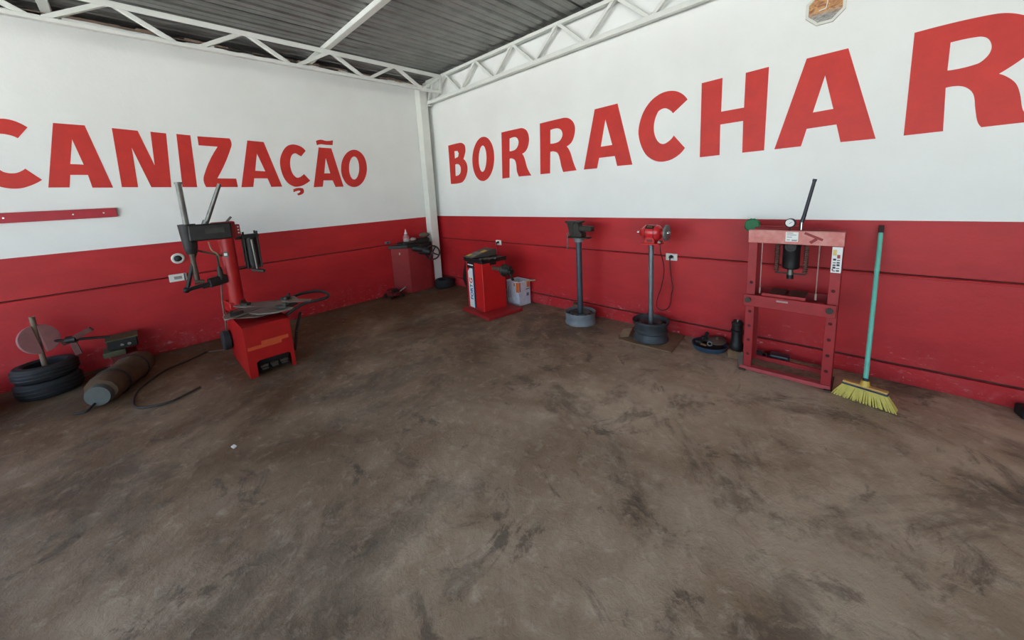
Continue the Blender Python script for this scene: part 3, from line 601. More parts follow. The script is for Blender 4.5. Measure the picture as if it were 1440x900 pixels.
on_panel(.01, .075, .03, .10, M_YELLOW, 'yellow_label'); on_panel(.10, .17, .20, .27, M_YELLOW, 'yellow_label'); on_panel(.015, .17, .12, .19, mat('panel display', (112, 108, 100), .4), 'display'); on_panel(.10, .18, .03, .10, mat('panel grey light', (128, 122, 112), .5), 'key_pad')
random.seed(3)
for k in range(5):
    b = Bl(); a = random.uniform(0, 3.1); p = Vector((random.uniform(.24, .36), random.uniform(.05, .25), .722)); d = Vector((math.cos(a), math.sin(a), 0))*.07
    b.cyl(p-d, p+d, .006, seg=8); b.cyl(p+d*.9, p+d*1.15, .011, seg=8); b.build('clip_tool', M_STEEL if k % 2 else M_BROWN, t)
b = Bl(); b.bb((.24, .12, .64), (W_+.004, .22, .69)); b.build('shaft_recess', M_BPLAST, t)
b = Bl(); b.cyl((W_-.01, .17, .60), (W_+.25, .17, .60), .026, .024, 20); b.build('drive_shaft', M_BROWN, t)
mm = Matrix.Translation((W_+.225, .17, .60)) @ R_(PI/2, 4, 'Y')
b = Bl(); b.lathe([(.0, 0), (.070, 0), (.078, .008), (.078, .02), (.064, .032), (.060, .055), (.048, .075), (.042, .11), (.03, .12), (.0, .12)], 28, mm); b.build('cone_flange', M_IRON, t)
b = Bl(); b.cyl((W_+.33, .17, .60), (W_+.39, .17, .60), .034, .03, 18)
for a in (.9, -1.25): b.tube([(W_+.36, .17, .60), (W_+.385, .17-.05*math.cos(a), .60+.06*math.sin(a)), (W_+.43, .17-.08*math.cos(a), .60+.09*math.sin(a))], [.016, .014, .018], 10)
b.build('wing_nut', M_BLACK, t)
b = Bl(); b.prism([(-.005, .27), (-.10, .40), (-.10, .46), (-.02, .66), (0, .66), (0, .27)], .004, .045, Matrix(((1, 0, 0, 0), (0, 0, 1, 0), (0, 1, 0, 0), (0, 0, 0, 1))), .003); b.build('side_bracket', M_BPLAST, t)

b = B(); b.tube(bez([(1.553, -.05, .78), (1.548, -.03, .70), (1.55, -.06, .50), (1.62, -.30, .30), (1.66, -.375, .25)], 6), .004, 6); b.build('power_cord', M_BPLAST, t)

# ------------------------------------------------------------------ paint can and grey lump
t = thing('square_can', 'square white metal can with orange print and wire handle against the wall', 'can', (2.05, -.155, 0), math.radians(-4))
w2, d2, h2 = .125, .105, .335
b = Bl(); b.bb((-w2, -d2, 0), (w2, -d2+.003, h2)); b.bb((-w2, d2-.003, 0), (w2, d2, h2)); b.bb((-w2, -d2, 0), (-w2+.003, d2, h2)); b.bb((w2-.003, -d2, 0), (w2, d2, h2)); b.bb((-w2, -d2, 0), (w2, d2, .004))
b.build('body', mat('white tinplate', (206, 208, 212), .45, scale=16, rgb2=(178, 184, 196)), t)
b = Bl()
for p0, p1 in (((-w2, -d2), (w2, -d2)), ((w2, -d2), (w2, d2)), ((w2, d2), (-w2, d2)), ((-w2, d2), (-w2, -d2))): b.tube([(*p0, h2), (*p1, h2)], .005, 6)
b.build('rim', M_LABEL, t)
for lo, hi in (((w2-.06, -d2-.0012, .19), (w2-.004, -d2-.0002, .325)), ((w2-.105, -d2-.0012, .27), (w2-.08, -d2-.0002, .315)), ((w2+.0002, .04, .24), (w2+.0012, .095, .325)), ((w2+.0002, -.10, .20), (w2+.0012, -.075, .325))):
    b = Bl(); b.bb(lo, hi); b.build('orange_print', M_ORANGE, t)
for lo, hi in (((w2+.0002, .02, .21), (w2+.0012, .09, .226)), ((w2+.0002, .03, .12), (w2+.0012, .075, .165)), ((-w2+.03, -d2-.0012, .09), (-w2+.045, -d2-.0002, .26)), ((-w2+.07, -d2-.0012, .10), (-w2+.08, -d2-.0002, .2))):
    b = Bl(); b.bb(lo, hi); b.build('dark_print', mat('grey blue print', (120, 122, 134), .6), t)
b = Bl(); b.tube(bez([(w2, .0, h2), (w2+.06, .02, h2+.010), (w2+.115, .075, h2+.012), (w2+.085, .115, h2+.01), (w2, .09, h2)], 6), .0065, 6); b.build('wire_handle', mat('tan wire', (196, 170, 140), .5), t)
b = B(); b.box((1.80, -.20, .085), (.16, .15, .17), (0, 0, .25), .03, 2); tag(b.build('concrete_block', M_GREY, loc=(1.80, -.20, 0)), 'grey concrete block half hidden between balancer and white can', 'block')

# ------------------------------------------------------------------ stands on wheel rims
def wheel_rim(c, R, h, m, parent, double=False):
    if double: prof = [(R*.80, .0), (R*1.0, .0), (R*1.02, .012), (R*.97, .03), (R*.90, .05), (R*.88, .075), (R*.97, .09), (R*.97, .10), (R*.90, .115), (R*.91, .15), (R*1.0, .17), (R*1.04, h-.008), (R*1.02, h), (R*.96, h-.004), (R*.88, h-.05)]
    else: prof = [(R*.85, 0), (R*.98, 0), (R*1.0, .008), (R*.96, .02), (R*.94, .05), (R*.95, .06), (R*.94, .075), (R*.95, .09), (R*1.0, h-.008), (R*.99, h), (R*.94, h-.003), (R*.88, h-.04)]
    b = B(); b.lathe(prof, 40, Matrix.Translation(c)); rim = b.build('wheel_rim', m, parent)
    zt = h-.034 if not double else h-.045
    b = B(); b.lathe([(R*.885, zt-.01), (R*.80, zt), (R*.62, zt+.028), (R*.48, zt+.02), (R*.3, zt-.005), (0, zt-.005)], 36, Matrix.Translation(c)); b.lathe([(R*.885, zt-.01), (R*.86, zt-.02), (0, zt-.02)], 36, Matrix.Translation(c)); b.build('wheel_disc', mat('dusty disc', (104, 100, 90), .7, var=.25, scale=16) if not double else M_DKRIM, rim)
    for k in range(10):
        a = 2*PI*k/10+.15*(k % 2)
        b = B(); b.box((c[0]+R*.70*math.cos(a), c[1]+R*.70*math.sin(a), c[2]+zt+.017), (.018, .026, .008), (0, .42, a)); b.build('vent_hole', M_BPLAST, rim)
    return rim
vx, vy = 3.15, -.285
t = thing('bench_vise_stand', 'dark bench vise on a steel post standing in a blue grey wheel rim', 'vise stand', (vx, vy, 0))
wheel_rim((vx, vy, 0), .178, .135, M_BLUEGREY, t)
b = B(); b.cyl((vx, vy, .08), (vx, vy, .965), .033, .033, 24); b.build('post', mat('blue grey post paint', (78, 88, 98), .45, .4, var=.25, scale=5), t)
b = B(); b.cyl((vx, vy, .95), (vx, vy, .995), .052, .06, 24); b.build('swivel_base', M_BLUEGREY, t)
b = B(); b.bb((vx-.14, vy-.045, .99), (vx+.145, vy+.05, 1.006), bevel=.004); b.build('mount_plate', M_IRON, t)
MX = lambda yoff: Matrix(((1, 0, 0, 0), (0, 0, 1, yoff), (0, 1, 0, 0), (0, 0, 0, 1)))
b = B(); b.prism([(vx-.085, 1.006), (vx+.07, 1.006), (vx+.075, 1.05), (vx+.03, 1.09), (vx+.02, 1.165), (vx+.055, 1.165), (vx+.055, 1.185), (vx-.0, 1.185), (vx-.03, 1.15), (vx-.05, 1.10), (vx-.085, 1.06)], vy-.05, vy+.05, MX(0), .006); b.build('fixed_jaw', M_IRON, t)
b = B(); b.prism([(vx-.09, 1.03), (vx-.035, 1.03), (vx-.035, 1.15), (vx-.01, 1.165), (vx-.01, 1.185), (vx-.15, 1.185), (vx-.15, 1.165), (vx-.12, 1.155), (vx-.105, 1.10)], vy-.055, vy+.055, MX(0), .006); b.build('moving_jaw', M_IRON, t)
b = B(); b.bb((vx+.02, vy-.035, 1.075), (vx+.185, vy+.035, 1.13), bevel=.006); b.build('slide_bar', M_IRON, t)
b = B(); b.cyl((vx-.125, vy, 1.035), (vx-.08, vy, 1.035), .02, seg=14); b.cyl((vx-.11, vy-.06, 1.05), (vx-.118, vy-.055, .875), .007, seg=8); b.ball((vx-.118, vy-.055, .872), .011); b.build('screw_handle', M_STEEL, t)
b = B(); b.box((vx-.10, vy+.10, .160), (.12, .07, .04), (.2, .2, .6), .012, 2); tag(b.build('rusty_scrap', mat('rusty scrap', (116, 84, 62), .85, var=.3, bump=.4), loc=(vx-.10, vy+.10, .135)), 'rusty brown scrap lying on the rim of the vise stand', 'scrap')

gx, gy = 3.995, -.305
b = B(); b.prism([(3.745, -.50), (3.90, -.515), (4.10, -.505), (4.275, -.495), (4.235, -.03), (3.97, -.03), (3.78, -.035), (3.70, -.14), (3.72, -.30), (3.705, -.42)], 0, .014, None, .002)
cb = thing('cardboard_sheet', 'torn brown cardboard sheet on the floor under the bench grinder stand', 'cardboard', (4.0, -.28, 0)); b.build('sheet', M_CARD, cb)
b = B(); b.box((3.742, -.33, .024), (.10, .22, .007), (.05, -.22, .25), .002); b.build('torn_flap', mat('pale cardboard', (156, 134, 108), .85, var=.15), cb)
t = thing('bench_grinder_stand', 'red bench grinder on a thin steel post standing in a dark wheel rim', 'grinder stand', (gx, gy, .014))
wheel_rim((gx, gy, .014), .168, .20, M_DKRIM, t, True)
b = B(); b.cyl((gx, gy, .15), (gx, gy, .985), .024, .024, 20); b.build('post', mat('galvanised post', (128, 134, 138), .4, .6, var=.2, scale=7), t)
b = B(); b.bb((gx-.085, gy-.06, .975), (gx+.095, gy+.06, .992), bevel=.004); b.build('base_plate', M_MRED, t)
mo = Matrix.Translation((gx-.085, gy, 1.09)) @ R_(PI/2, 4, 'Y')
b = B(); b.lathe([(0, 0), (.03, 0), (.052, .008), (.070, .03), (.074, .05), (.074, .135), (.070, .155), (.052, .177), (.03, .185), (0, .185)], 32, mo); mtr = b.build('motor_housing', mat('glossy red paint', (206, 40, 44), .28, var=.05, spec=.6), t)
for xx in (gx-.035, gx+.045):
    b = B(); b.torus((xx, gy, 1.09), (1, 0, 0), .0745, .003, 32, 6); b.build('housing_seam', M_BPLAST, mtr)
b = B(); b.prism([(gx-.05, .992), (gx+.055, .992), (gx+.045, 1.05), (gx-.04, 1.05)], gy-.058, gy+.05, MX(0), .004); b.build('pedestal', M_MRED, t)
b = B(); b.bb((gx-.02, gy-.061, 1.005), (gx+.03, gy-.058, 1.028)); b.build('switch_plate', mat('dark red print', (120, 28, 30), .5), t)
ln = R_(.72, 4, 'X')
b = B(); b.box((gx+.005, gy-.052, 1.146), (.072, .035, .004), (.85, 0, 0)); lb = b.build('name_plate', M_BPLAST, t)
b = B(); b.box((gx+.005, gy-.055, 1.149), (.05, .010, .003), (.85, 0, 0)); b.build('plate_print', mat('brass print', (140, 112, 80), .5), lb)
b = B(); b.cyl((gx-.125, gy, 1.09), (gx-.08, gy, 1.09), .010, .016, 12); b.cyl((gx-.14, gy, 1.09), (gx-.122, gy, 1.09), .012, seg=10); b.build('arbor_nut', M_CHROME, t)
b = B(); b.cyl((gx-.105, gy, 1.09), (gx-.08, gy, 1.09), .034, .040, 18); b.build('arbor_flange', M_MRED, t)
b = B(); b.cyl((gx+.095, gy, 1.09), (gx+.125, gy, 1.09), .028, .022, 18); b.build('arbor_flange', M_MRED, t)
b = B(); b.lathe([(0, -.012), (.068, -.012), (.076, -.008), (.076, .008), (.068, .012), (0, .012)], 36, Matrix.Translation((gx+.145, gy, 1.09)) @ R_(PI/2, 4, 'Y')); wh = b.build('wire_wheel', mat('wire wheel grey', (128, 130, 128), .5, .4, var=.2, scale=40, bump=.3, bscale=200), t)
b = B(); b.cyl((gx+.155, gy, 1.09), (gx+.168, gy, 1.09), .022, .018, 14); b.cyl((gx+.166, gy, 1.09), (gx+.18, gy, 1.09), .010, seg=8); b.build('arbor_nut', M_CHROME, wh)
b = B(); b.cyl((gx+.085, gy-.03, 1.0), (gx+.085, gy+.03, 1.0), .014, seg=12); b.build('rest_knob', M_STEEL, t)
b = B(); b.tube(bez([(gx+.06, gy+.07, .99), (4.04, -.20, .90), (4.04, -.10, .70), (4.00, -.06, .50), (3.955, -.05, .36), (3.95, -.05, .27), (3.99, -.035, .235), (4.05, -.03, .26), (4.085, -.03, .33), (4.09, -.03, .42), (4.105, -.03, .49), (4.09, -.035, .58), (4.08, -.04, .68), (4.078, -.05, .772)], 6), .0042, 6); b.build('power_cord', M_BPLAST, t)

# ------------------------------------------------------------------ hydraulic press
t = thing('hydraulic_press', 'scuffed red hydraulic shop press with black bottle jack and pressure gauge', 'press', (5.10, -.33, 0))
FY, BY = -.43, -.24
xl, xr = 4.825, 5.378
for xa, s in ((xl, 1), (xr, -1)):
    b = B(); b.bb((min(xa, xa+s*.060), FY, .035), (max(xa, xa+s*.060), FY+.008, 1.06), bevel=.002); b.bb((min(xa, xa+s*.060), BY-.008, .035), (max(xa, xa+s*.060), BY, 1.06), bevel=.002); b.bb((min(xa+s*.002, xa+s*.010), FY+.006, .035), (max(xa+s*.002, xa+s*.010), BY-.006, 1.06)); ps = b.build('upright', M_PRESS, t)
    for z in (.14, .26, .38, .50, .74):
        b = B(); b.cyl((xa+s*.032, FY-.0008, z), (xa+s*.032, FY+.002, z), .012, seg=14); b.build('pin_hole', mat('hole dark red', (84, 18, 20), .8), ps)
b = B(); b.bb((xl-.002, FY-.006, 1.058), (xr+.004, FY+.004, 1.157), bevel=.003); b.bb((xl-.002, FY+.004, 1.148), (xr+.004, FY+.03, 1.156)); b.build('top_beam', M_BEAM, t)
b = B(); b.bb((xl-.002, BY-.004, 1.06), (xr+.004, BY+.006, 1.157), bevel=.003); b.build('rear_top_beam', M_PRESS, t)
# arrow decal with feathers on the beam
b = B(); b.bar((5.165, FY-.0075, 1.145), (5.268, FY-.0075, 1.098), .002, .017, (0, 0, 1)); b.bar((5.235, FY-.0075, 1.105), (5.20, FY-.0075, 1.075), .002, .02, (0, 0, 1)); b.build('beam_decal', mat('dark red decal', (150, 40, 38), .5), t)
b = B(); b.bb((5.057, FY-.0085, 1.078), (5.131, FY-.0065, 1.149)); pl = b.build('rating_label', M_LABEL, t)
b = B()
for k, (a0, a1, z) in enumerate(((.08, .6, .9), (.08, .85, .72), (.1, .5, .5), (.1, .35, .2), (.5, .95, .2), (.5, .9, .12))): b.bb((5.057+.074*a0, FY-.0095, 1.078+.071*z-.004), (5.057+.074*a1, FY-.0087, 1.078+.071*z+.001))
b.build('label_print', mat('grey print', (150, 148, 146), .6), pl)
b = B(); b.bb((5.322, FY-.0022, .873), (5.376, FY-.0002, 1.053)); stk = b.build('warning_sticker', M_LABEL, t)
b = B(); b.bb((5.327, FY-.0032, .995), (5.347, FY-.0024, 1.035)); b.build('sticker_yellow', mat('pale yellow print', (220, 196, 120), .5), stk)
b = B(); b.bb((5.350, FY-.0032, .975), (5.366, FY-.0024, 1.0)); b.bb((5.327, FY-.0032, .89), (5.335, FY-.0024, .90)); b.build('sticker_red', M_INKRED, stk)
b = B()
for k in range(10):
    r_, c_ = divmod(k, 2); b.bb((5.330+.020*c_, FY-.0032, .883+.019*r_), (5.346+.020*c_, FY-.0024, .889+.019*r_+.004*(k % 3)))
b.build('sticker_print', M_INK, stk)
# table beam
b = B(); b.bb((xl-.012, FY-.03, .552), (xr-.006, FY-.012, .645), bevel=.003); b.bb((xl+.012, BY+.012, .552), (xr-.03, BY+.03, .66), bevel=.003)
tb = b.build('table_beam', M_PRESS, t)
b = B(); b.bb((4.93, FY-.012, .645), (5.20, FY+.0, .668), bevel=.002); b.build('table_edge', M_PRESS, tb)
for xx in (xl+.022, xr-.04):
    b = B(); b.cyl((xx, FY-.045, .605), (xx, BY+.05, .605), .013, seg=14); b.cyl((xx, FY-.05, .605), (xx, FY-.03, .605), .021, .019, 14); b.build('table_pin', M_IRON, tb)
b = B(); b.bb((5.03, FY-.0315, .615), (5.10, FY-.0302, .628)); b.build('bright_scrape', mat('bright scrape', (176, 150, 148), .4, .4), tb)
for xx in (4.97, 5.09):
    b = B(); b.bb((xx, FY-.008, .646), (xx+.10, BY+.010, .668), bevel=.004); b.build('arbor_plate', mat('rusty plate', (84, 58, 50), .6, .3, var=.2), t)
b = B(); b.bb((4.90, FY+.010, .60), (5.30, FY+.02, .64)); b.build('table_web', M_PRESS, tb)
# jack, plunger, springs
jx, jy = 5.088, -.345
b = B(); b.lathe([(0, .86), (.045, .86), (.053, .868), (.055, .90), (.055, 1.03), (.058, 1.035), (.058, 1.05), (0, 1.05)], 28, Matrix.Translation((jx, jy, 0))); b.build('jack_body', mat('glossy black paint', (24, 24, 25), .35, var=.1), t)
b = B(); b.cyl((jx, jy-.075, 1.035), (jx, jy-.05, 1.035), .034, .036, 20); b.torus((jx, jy-.073, 1.035), (0, 1, 0), .020, .005, 20, 6); b.build('jack_port', M_BLACK, t)
b = B(); b.bb((jx-.085, jy-.025, 1.043), (jx+.085, jy+.025, 1.057), bevel=.003); b.build('jack_flange', M_BLACK, t)
b = B(); b.cyl((jx, jy, .80), (jx, jy, .862), .019, seg=16); b.build('plunger', M_STEEL, t)
b = B(); b.cyl((jx, jy, .782), (jx, jy, .812), .022, seg=16); b.bar((jx-.095, jy, .822), (jx+.095, jy, .822), .014, .010); b.build('return_bar', M_BLACK, t)
for xx in (jx-.087, jx+.087):
    b = B(); n_ = 90; b.tube([(xx+.012*math.cos(k*1.05), jy+.012*math.sin(k*1.05), .832+.00235*k) for k in range(n_)], .0062, 5); b.build('return_spring', mat('rusty spring', (104, 70, 60), .6, .4), t)
for xx in (4.912, 5.252):
    b = B(); b.cyl((xx, FY+.02, .66), (xx, FY+.02, 1.06), .0035, seg=8); b.cyl((xx, FY+.02, .655), (xx, FY+.02, .70), .0065, seg=8); b.build('lift_rod', mat('bare wire', (186, 156, 148), .4, .5), t)
# gauge and pump handle
b = B(); b.cyl((5.075, -.40, 1.157), (5.075, -.40, 1.185), .006, seg=10); b.build('gauge_stem', M_BLACK, t)
mg_ = Matrix.Translation((5.075, -.40, 1.212)) @ R_(PI/2, 4, 'X') @ R_(-.12, 4, 'Y')
b = B(); b.lathe([(0, -.02), (.030, -.02), (.033, -.015), (.033, .016), (.028, .018), (.027, .010), (0, .010)], 32, mg_); gg = b.build('pressure_gauge', M_BPLAST, t)
b = B(); b.lathe([(0, .0105), (.0268, .0105), (.0268, .0125), (0, .0125)], 32, mg_); b.build('gauge_dial', M_LABEL, gg)
b = B(); b.bar((5.068, -.4135, 1.205), (5.085, -.4135, 1.219), .001, .003); b.build('gauge_needle', M_INK, gg)
b = B(); b.bar((5.135, -.36, 1.155), (5.135, -.36, 1.235), .018, .034, (0, 1, 0), .003); b.build('pump_bracket', M_BPLAST, t)
b = B(); b.cyl((5.138, -.385, 1.158), (5.138, -.385, 1.215), .006, seg=10); b.build('pump_piston', M_CHROME, t)
b = B(); b.cyl((5.134, -.365, 1.20), (5.150, -.365, 1.27), .013, .012, 14); b.cyl((5.148, -.365, 1.262), (5.192, -.365, 1.515), .0115, .0105, 14); b.cyl((5.190, -.365, 1.505), (5.193, -.365, 1.522), .0125, seg=14); b.build('pump_handle', mat('dark handle', (30, 28, 44), .4, var=.1), t)
b = B(); b.tube(bez([(5.128, -.34, 1.18), (5.02, -.30, 1.175), (4.92, -.28, 1.172), (4.86, -.27, 1.168)], 6), .004, 6); b.build('pressure_line', M_INKRED, t)
# base frame
b = B(); b.bb((xl-.02, FY-.015, .005), (xr+.0, FY+.045, .036), bevel=.003); b.build('front_foot_rail', mat('dusty press red', (180, 74, 76), .6, var=.12, scale=12), t)
b = B(); b.bb((xl+.01, BY-.006, .03), (xr-.01, BY+.012, .066), bevel=.003); b.build('rear_rail', M_PRESS, t)
for xx in (xl-.018, xr-.035):
    b = B(); b.bb((xx, -.47, 0), (xx+.045, -.195, .012)); b.build('foot', M_BROWN, t)
b = B(); b.prism([(4.79, 0), (4.83, 0), (4.83, .15), (4.795, .13)], -.44, -.425, MX(0), .002); b.build('corner_gusset', M_BROWN, t)

mk = Matrix.Translation((4.802, -.230, 1.168)) @ R_(-PI/2, 4, 'X')
b = B(); b.lathe([(0, 0), (.046, 0), (.054, .008), (.054, .03), (.042, .042), (0, .046)], 24, mk)
for k in range(14):
    a = 2*PI*k/14; b.ball((4.802+.046*math.cos(a), -.215, 1.168+.046*math.sin(a)), .013, seg=8)
tag(b.build('green_knob', M_GREEN, loc=(4.802, -.230, 1.11)), 'round green plastic scrubber hung behind the top left corner of the press', 'scrubber')

# parts lying under and beside the press
t = thing('dark_canister', 'dark blue black canister lying on its side inside the base of the press', 'canister', (5.02, -.13, 0))
b = B(); b.bb((4.965, -.185, 0), (5.10, -.085, .075), bevel=.018, seg=2); b.build('body', mat('blue black plastic', (40, 50, 58), .35, var=.1), t)
b = B(); b.cyl((4.945, -.135, .04), (4.966, -.135, .04), .02, seg=12); b.build('cap', M_BPLAST, t)
t = thing('small_flask', 'small dark bottle lying beside the canister behind the left press upright', 'bottle', (4.88, -.14, 0))
b = B(); b.cyl((4.835, -.14, .036), (4.915, -.14, .036), .035, .035, 16); b.build('body', mat('blue black plastic', (40, 50, 58), .35, var=.1), t)
b = B(); b.cyl((4.915, -.14, .036), (4.935, -.14, .036), .016, seg=12); b.build('cap', M_BPLAST, t)

t = thing('stub_axle', 'dark steel stub axle standing upright on a wood block left of the press', 'axle', (4.735, -.235, .075))
b = B(); b.lathe([(0, .075), (.052, .075), (.056, .085), (.054, .13), (.043, .15), (.043, .235), (.05, .24), (.05, .252), (.042, .256), (.042, .30), (.046, .305), (.046, .32), (.034, .33), (.034, .338), (0, .338)], 24, Matrix.Translation((4.735, -.235, 0))); b.build('shaft', M_BLACK, t)
b = B(); b.cyl((4.735, -.235, .336), (4.735, -.235, .346), .016, seg=12); b.build('hub_nut', M_CHROME, t)
b = B(); b.bb((4.68, -.29, 0), (4.785, -.19, .075), bevel=.006); wb = tag(b.build('wood_block', M_WOOD, loc=(4.735, -.24, 0)), 'small weathered wood block under the upright stub axle', 'wood block')

t = thing('parts_pan', 'round blue pan full of greasy dark parts on the floor by the wall', 'pan', (4.50, -.165, 0))
b = B(); b.lathe([(0, 0), (.135, 0), (.152, .045), (.148, .045), (.132, .006), (0, .006)], 36, Matrix.Translation((4.50, -.165, 0))); b.build('pan', mat('blue pan paint', (62, 84, 104), .5, .2, var=.15), t)
def part_in_pan(name, b, m, label): tag(b.build(name, m, loc=(4.50, -.165, .01)), label, name.replace('_', ' '))
b = B(); b.lathe([(0, 0), (.072, 0), (.074, .012), (.045, .02), (.03, .026), (0, .026)], 26, Matrix.Translation((4.558, -.135, .068)) @ R_(.2, 4, 'X')); b.cyl((4.558, -.14, .085), (4.558, -.147, .118), .016, .012, 12); part_in_pan('brake_hub', b, M_BROWN, 'flat round brown hub on top of the pan of greasy parts')
b = B(); b.torus((4.475, -.20, .055), (.3, -.3, 1), .036, .011, 24, 8); part_in_pan('bearing_ring', b, M_IRON, 'dark bearing ring at the front of the pan of greasy parts')
b = B(); b.torus((4.515, -.215, .06), (.2, -.8, .5), .018, .006, 18, 8); part_in_pan('steel_washer', b, M_STEEL, 'small bright steel washer in the middle of the pan of greasy parts')
b = B(); b.box((4.44, -.13, .06), (.06, .04, .05), (.3, .4, .2), .01); b.box((4.455, -.11, .10), (.03, .025, .06), (.2, .3, .6), .006); part_in_pan('cast_lug', b, M_BLACK, 'angular dark cast lug at the back left of the pan of parts')
b = B(); b.cyl((4.39, -.19, .045), (4.45, -.20, .05), .018, .018, 12); part_in_pan('steel_pin', b, M_IRON, 'short dark steel pin at the left edge of the pan of parts')
b = B(); b.box((4.47, -.245, .05), (.05, .02, .014), (.1, 0, -.15), .003); part_in_pan('brass_shim', b, mat('pale brass', (168, 140, 96), .4, .5), 'pale brass coloured shim at the front rim of the parts pan')
b = B(); b.ball((4.50, -.165, .022), .12, (1, 1, .13), 22, .05); gn = tag(b.build('greasy_sludge', M_BLACK, loc=(4.50, -.165, .01)), 'black greasy sludge filling the bottom of the parts pan', 'sludge'); gn['kind'] = 'stuff'

# ------------------------------------------------------------------ broom
t = thing('broom', 'yellow bristled broom with a turquoise handle leaning on the red wall', 'broom', (5.55, -.45, 0))
pt, pb = Vector((5.556, -.030, 1.165)), Vector((5.552, -.466, .148))
d = (pt-pb).normalized()
b = B(); b.cyl(pb, pt-d*.05, .0135, .0135, 16); b.build('handle', M_TURQ, t)
b = B(); b.cyl(pt-d*.055, pt, .0155, .015, 16); b.build('handle_cap', mat('dark brown cap', (70, 40, 44), .6), t)
b = B(); b.cyl(pb-d*.0, pb+d*.02, .0165, .015, 16); b.build('ferrule', mat('navy plastic', (34, 46, 62), .5), t)
ang = math.atan2(-.491+.445, 5.656-5.446)
hl = Matrix.Translation((5.553, -.475, 0)) @ R_(ang, 4, 'Z')
b = B(); b.cyl((5.552, -.472, .112), pb+d*.004, .028, .022, 18); b.build('socket', M_BYEL, t)
b = B(); b.box((0, 0, 0), (.225, .045, .016), None, .005); bmesh.ops.transform(b.bm, matrix=hl @ Matrix.Translation((0, 0, .115)), verts=b.bm.verts); b.build('head_block', mat('yellow head plastic', (206, 164, 96), .5, var=.06), t)
b = B(); b.box((0, 0, 0), (.232, .050, .010), None, .003); bmesh.ops.transform(b.bm, matrix=hl @ Matrix.Translation((0, 0, .102)), verts=b.bm.verts); b.build('head_band', mat('slate band', (64, 84, 100), .5), t)
b = B(); random.seed(11)
for i_ in range(46):
    for j_ in range(5):
        u_ = -1+2*(i_+.5)/46; v_ = -1+2*(j_+.5)/5
        p0 = hl @ Vector((u_*.108+random.uniform(-.002, .002), v_*.018, .10)); p1 = hl @ Vector((u_*.166+random.uniform(-.006, .006), v_*.038-.005, .0015+random.uniform(0, .006)))
        b.tube([p0, p0.lerp(p1, .5)+Vector((0, 0, .002)), p1], [.0040, .0046, .0030], 4)
br = b.build('bristles', M_BRIST, t); br['kind'] = 'stuff'

# ------------------------------------------------------------------ corner cabinet with lathe
t = thing('corner_cabinet', 'faded red cabinet with a dark lathe top standing in the corner', 'cabinet', (.12, -.6, 0))
foot = [(.012, -.93), (.215, -.75), (.215, -.345), (.165, -.345), (.165, -.26), (.012, -.26)]
foot = [(.02, -.95), (.215, -.75), (.215, -.345), (.17, -.33), (.17, -.262), (.02, -.262)]
b = B(); b.prism(foot, 0, .755, None, .004); b.build('body', M_CABRED, t)
b = B(); b.prism([(.03, -1.0), (.24, -.78), (.26, -.33), (.17, -.30), (.03, -.262)], .745, .80, None, .006); b.build('tray', M_BLACK, t)
b = B(); b.box((.13, -.60, .82), (.14, .34, .035), (0, 0, .12), .01, 2); b.box((.15, -.42, .835), (.16, .16, .06), None, .015, 2); b.bar((.07, -.86, .815), (.20, -.45, .825), .05, .04, bevel=.008); b.build('lathe_bed', M_IRON, t)
b = B(); b.cyl((.20, -.66, .735), (.31, -.54, .70), .05, .045, 18); b.cyl((.25, -.55, .69), (.37, -.44, .65), .07, .06, 20); b.box((.24, -.47, .745), (.10, .22, .05), (0, 0, .2), .01); b.build('lathe_spindle', M_BLACK, t)
wc = Vector((.395, -.415, .635)); ax_ = Vector((.80, -.60, .0)).normalized()
b = B(); b.torus(wc, ax_, .112, .013, 36, 8); hw = b.build('hand_wheel', M_BPLAST, t)
b = B(); b.cyl(wc-ax_*.03, wc+ax_*.02, .022, seg=14); s_ = ax_.cross(Vector((0, 0, 1))).normalized()
for k in range(4):
    a = k*PI/2+.5; b.cyl(wc, wc+(s_*math.cos(a)+Vector((0, 0, 1))*math.sin(a))*.11, .011, seg=8)
b.build('wheel_spokes', M_BPLAST, hw)
b = B(); b.cyl(wc-ax_*.09, wc, .018, seg=12); b.build('wheel_axle', M_BLACK, hw)
b = B(); b.box((.118, -.853, .66), (.02, .004, .035), (0, .1, PI/4+.02)); b.build('key_tag', mat('pale key', (196, 168, 140), .5), t)
t = thing('squeeze_bottle', 'clear plastic squeeze bottle with a pointed spout on the corner cabinet', 'bottle', (.10, -.70, .84))
b = B(); b.lathe([(0, 0), (.048, 0), (.052, .012), (.046, .07), (.03, .105), (.022, .125), (0, .125)], 24, Matrix.Translation((.10, -.70, .84))); b.build('body', M_CLEAR, t)
b = B(); b.lathe([(.022, .124), (.024, .126), (.012, .16), (.004, .20), (0, .20)], 20, Matrix.Translation((.10, -.70, .84))); b.build('spout', M_LABEL, t)
b = B(); b.cyl((.10, -.70, .895), (.10, -.70, .925), .0505, .0465, 24); b.build('band', mat('faded red band', (190, 96, 98), .5), t)
b = B(); b.ball((.11, -.36, .91), .085, (.85, 1.15, .45), 16, .06); tag(b.build('oily_rag', M_CLOTH, loc=(.11, -.36, .86)), 'crumpled oily rag on the corner cabinet beside the white column', 'rag')
b = B(); b.ball((.13, -.595, .868), .045, (1, 1.2, .6), 12, .08); tag(b.build('paper_wad', mat('greyish paper', (176, 160, 152), .9, var=.1), loc=(.13, -.595, .84)), 'small pale wad of paper beside the squeeze bottle on the cabinet', 'paper')
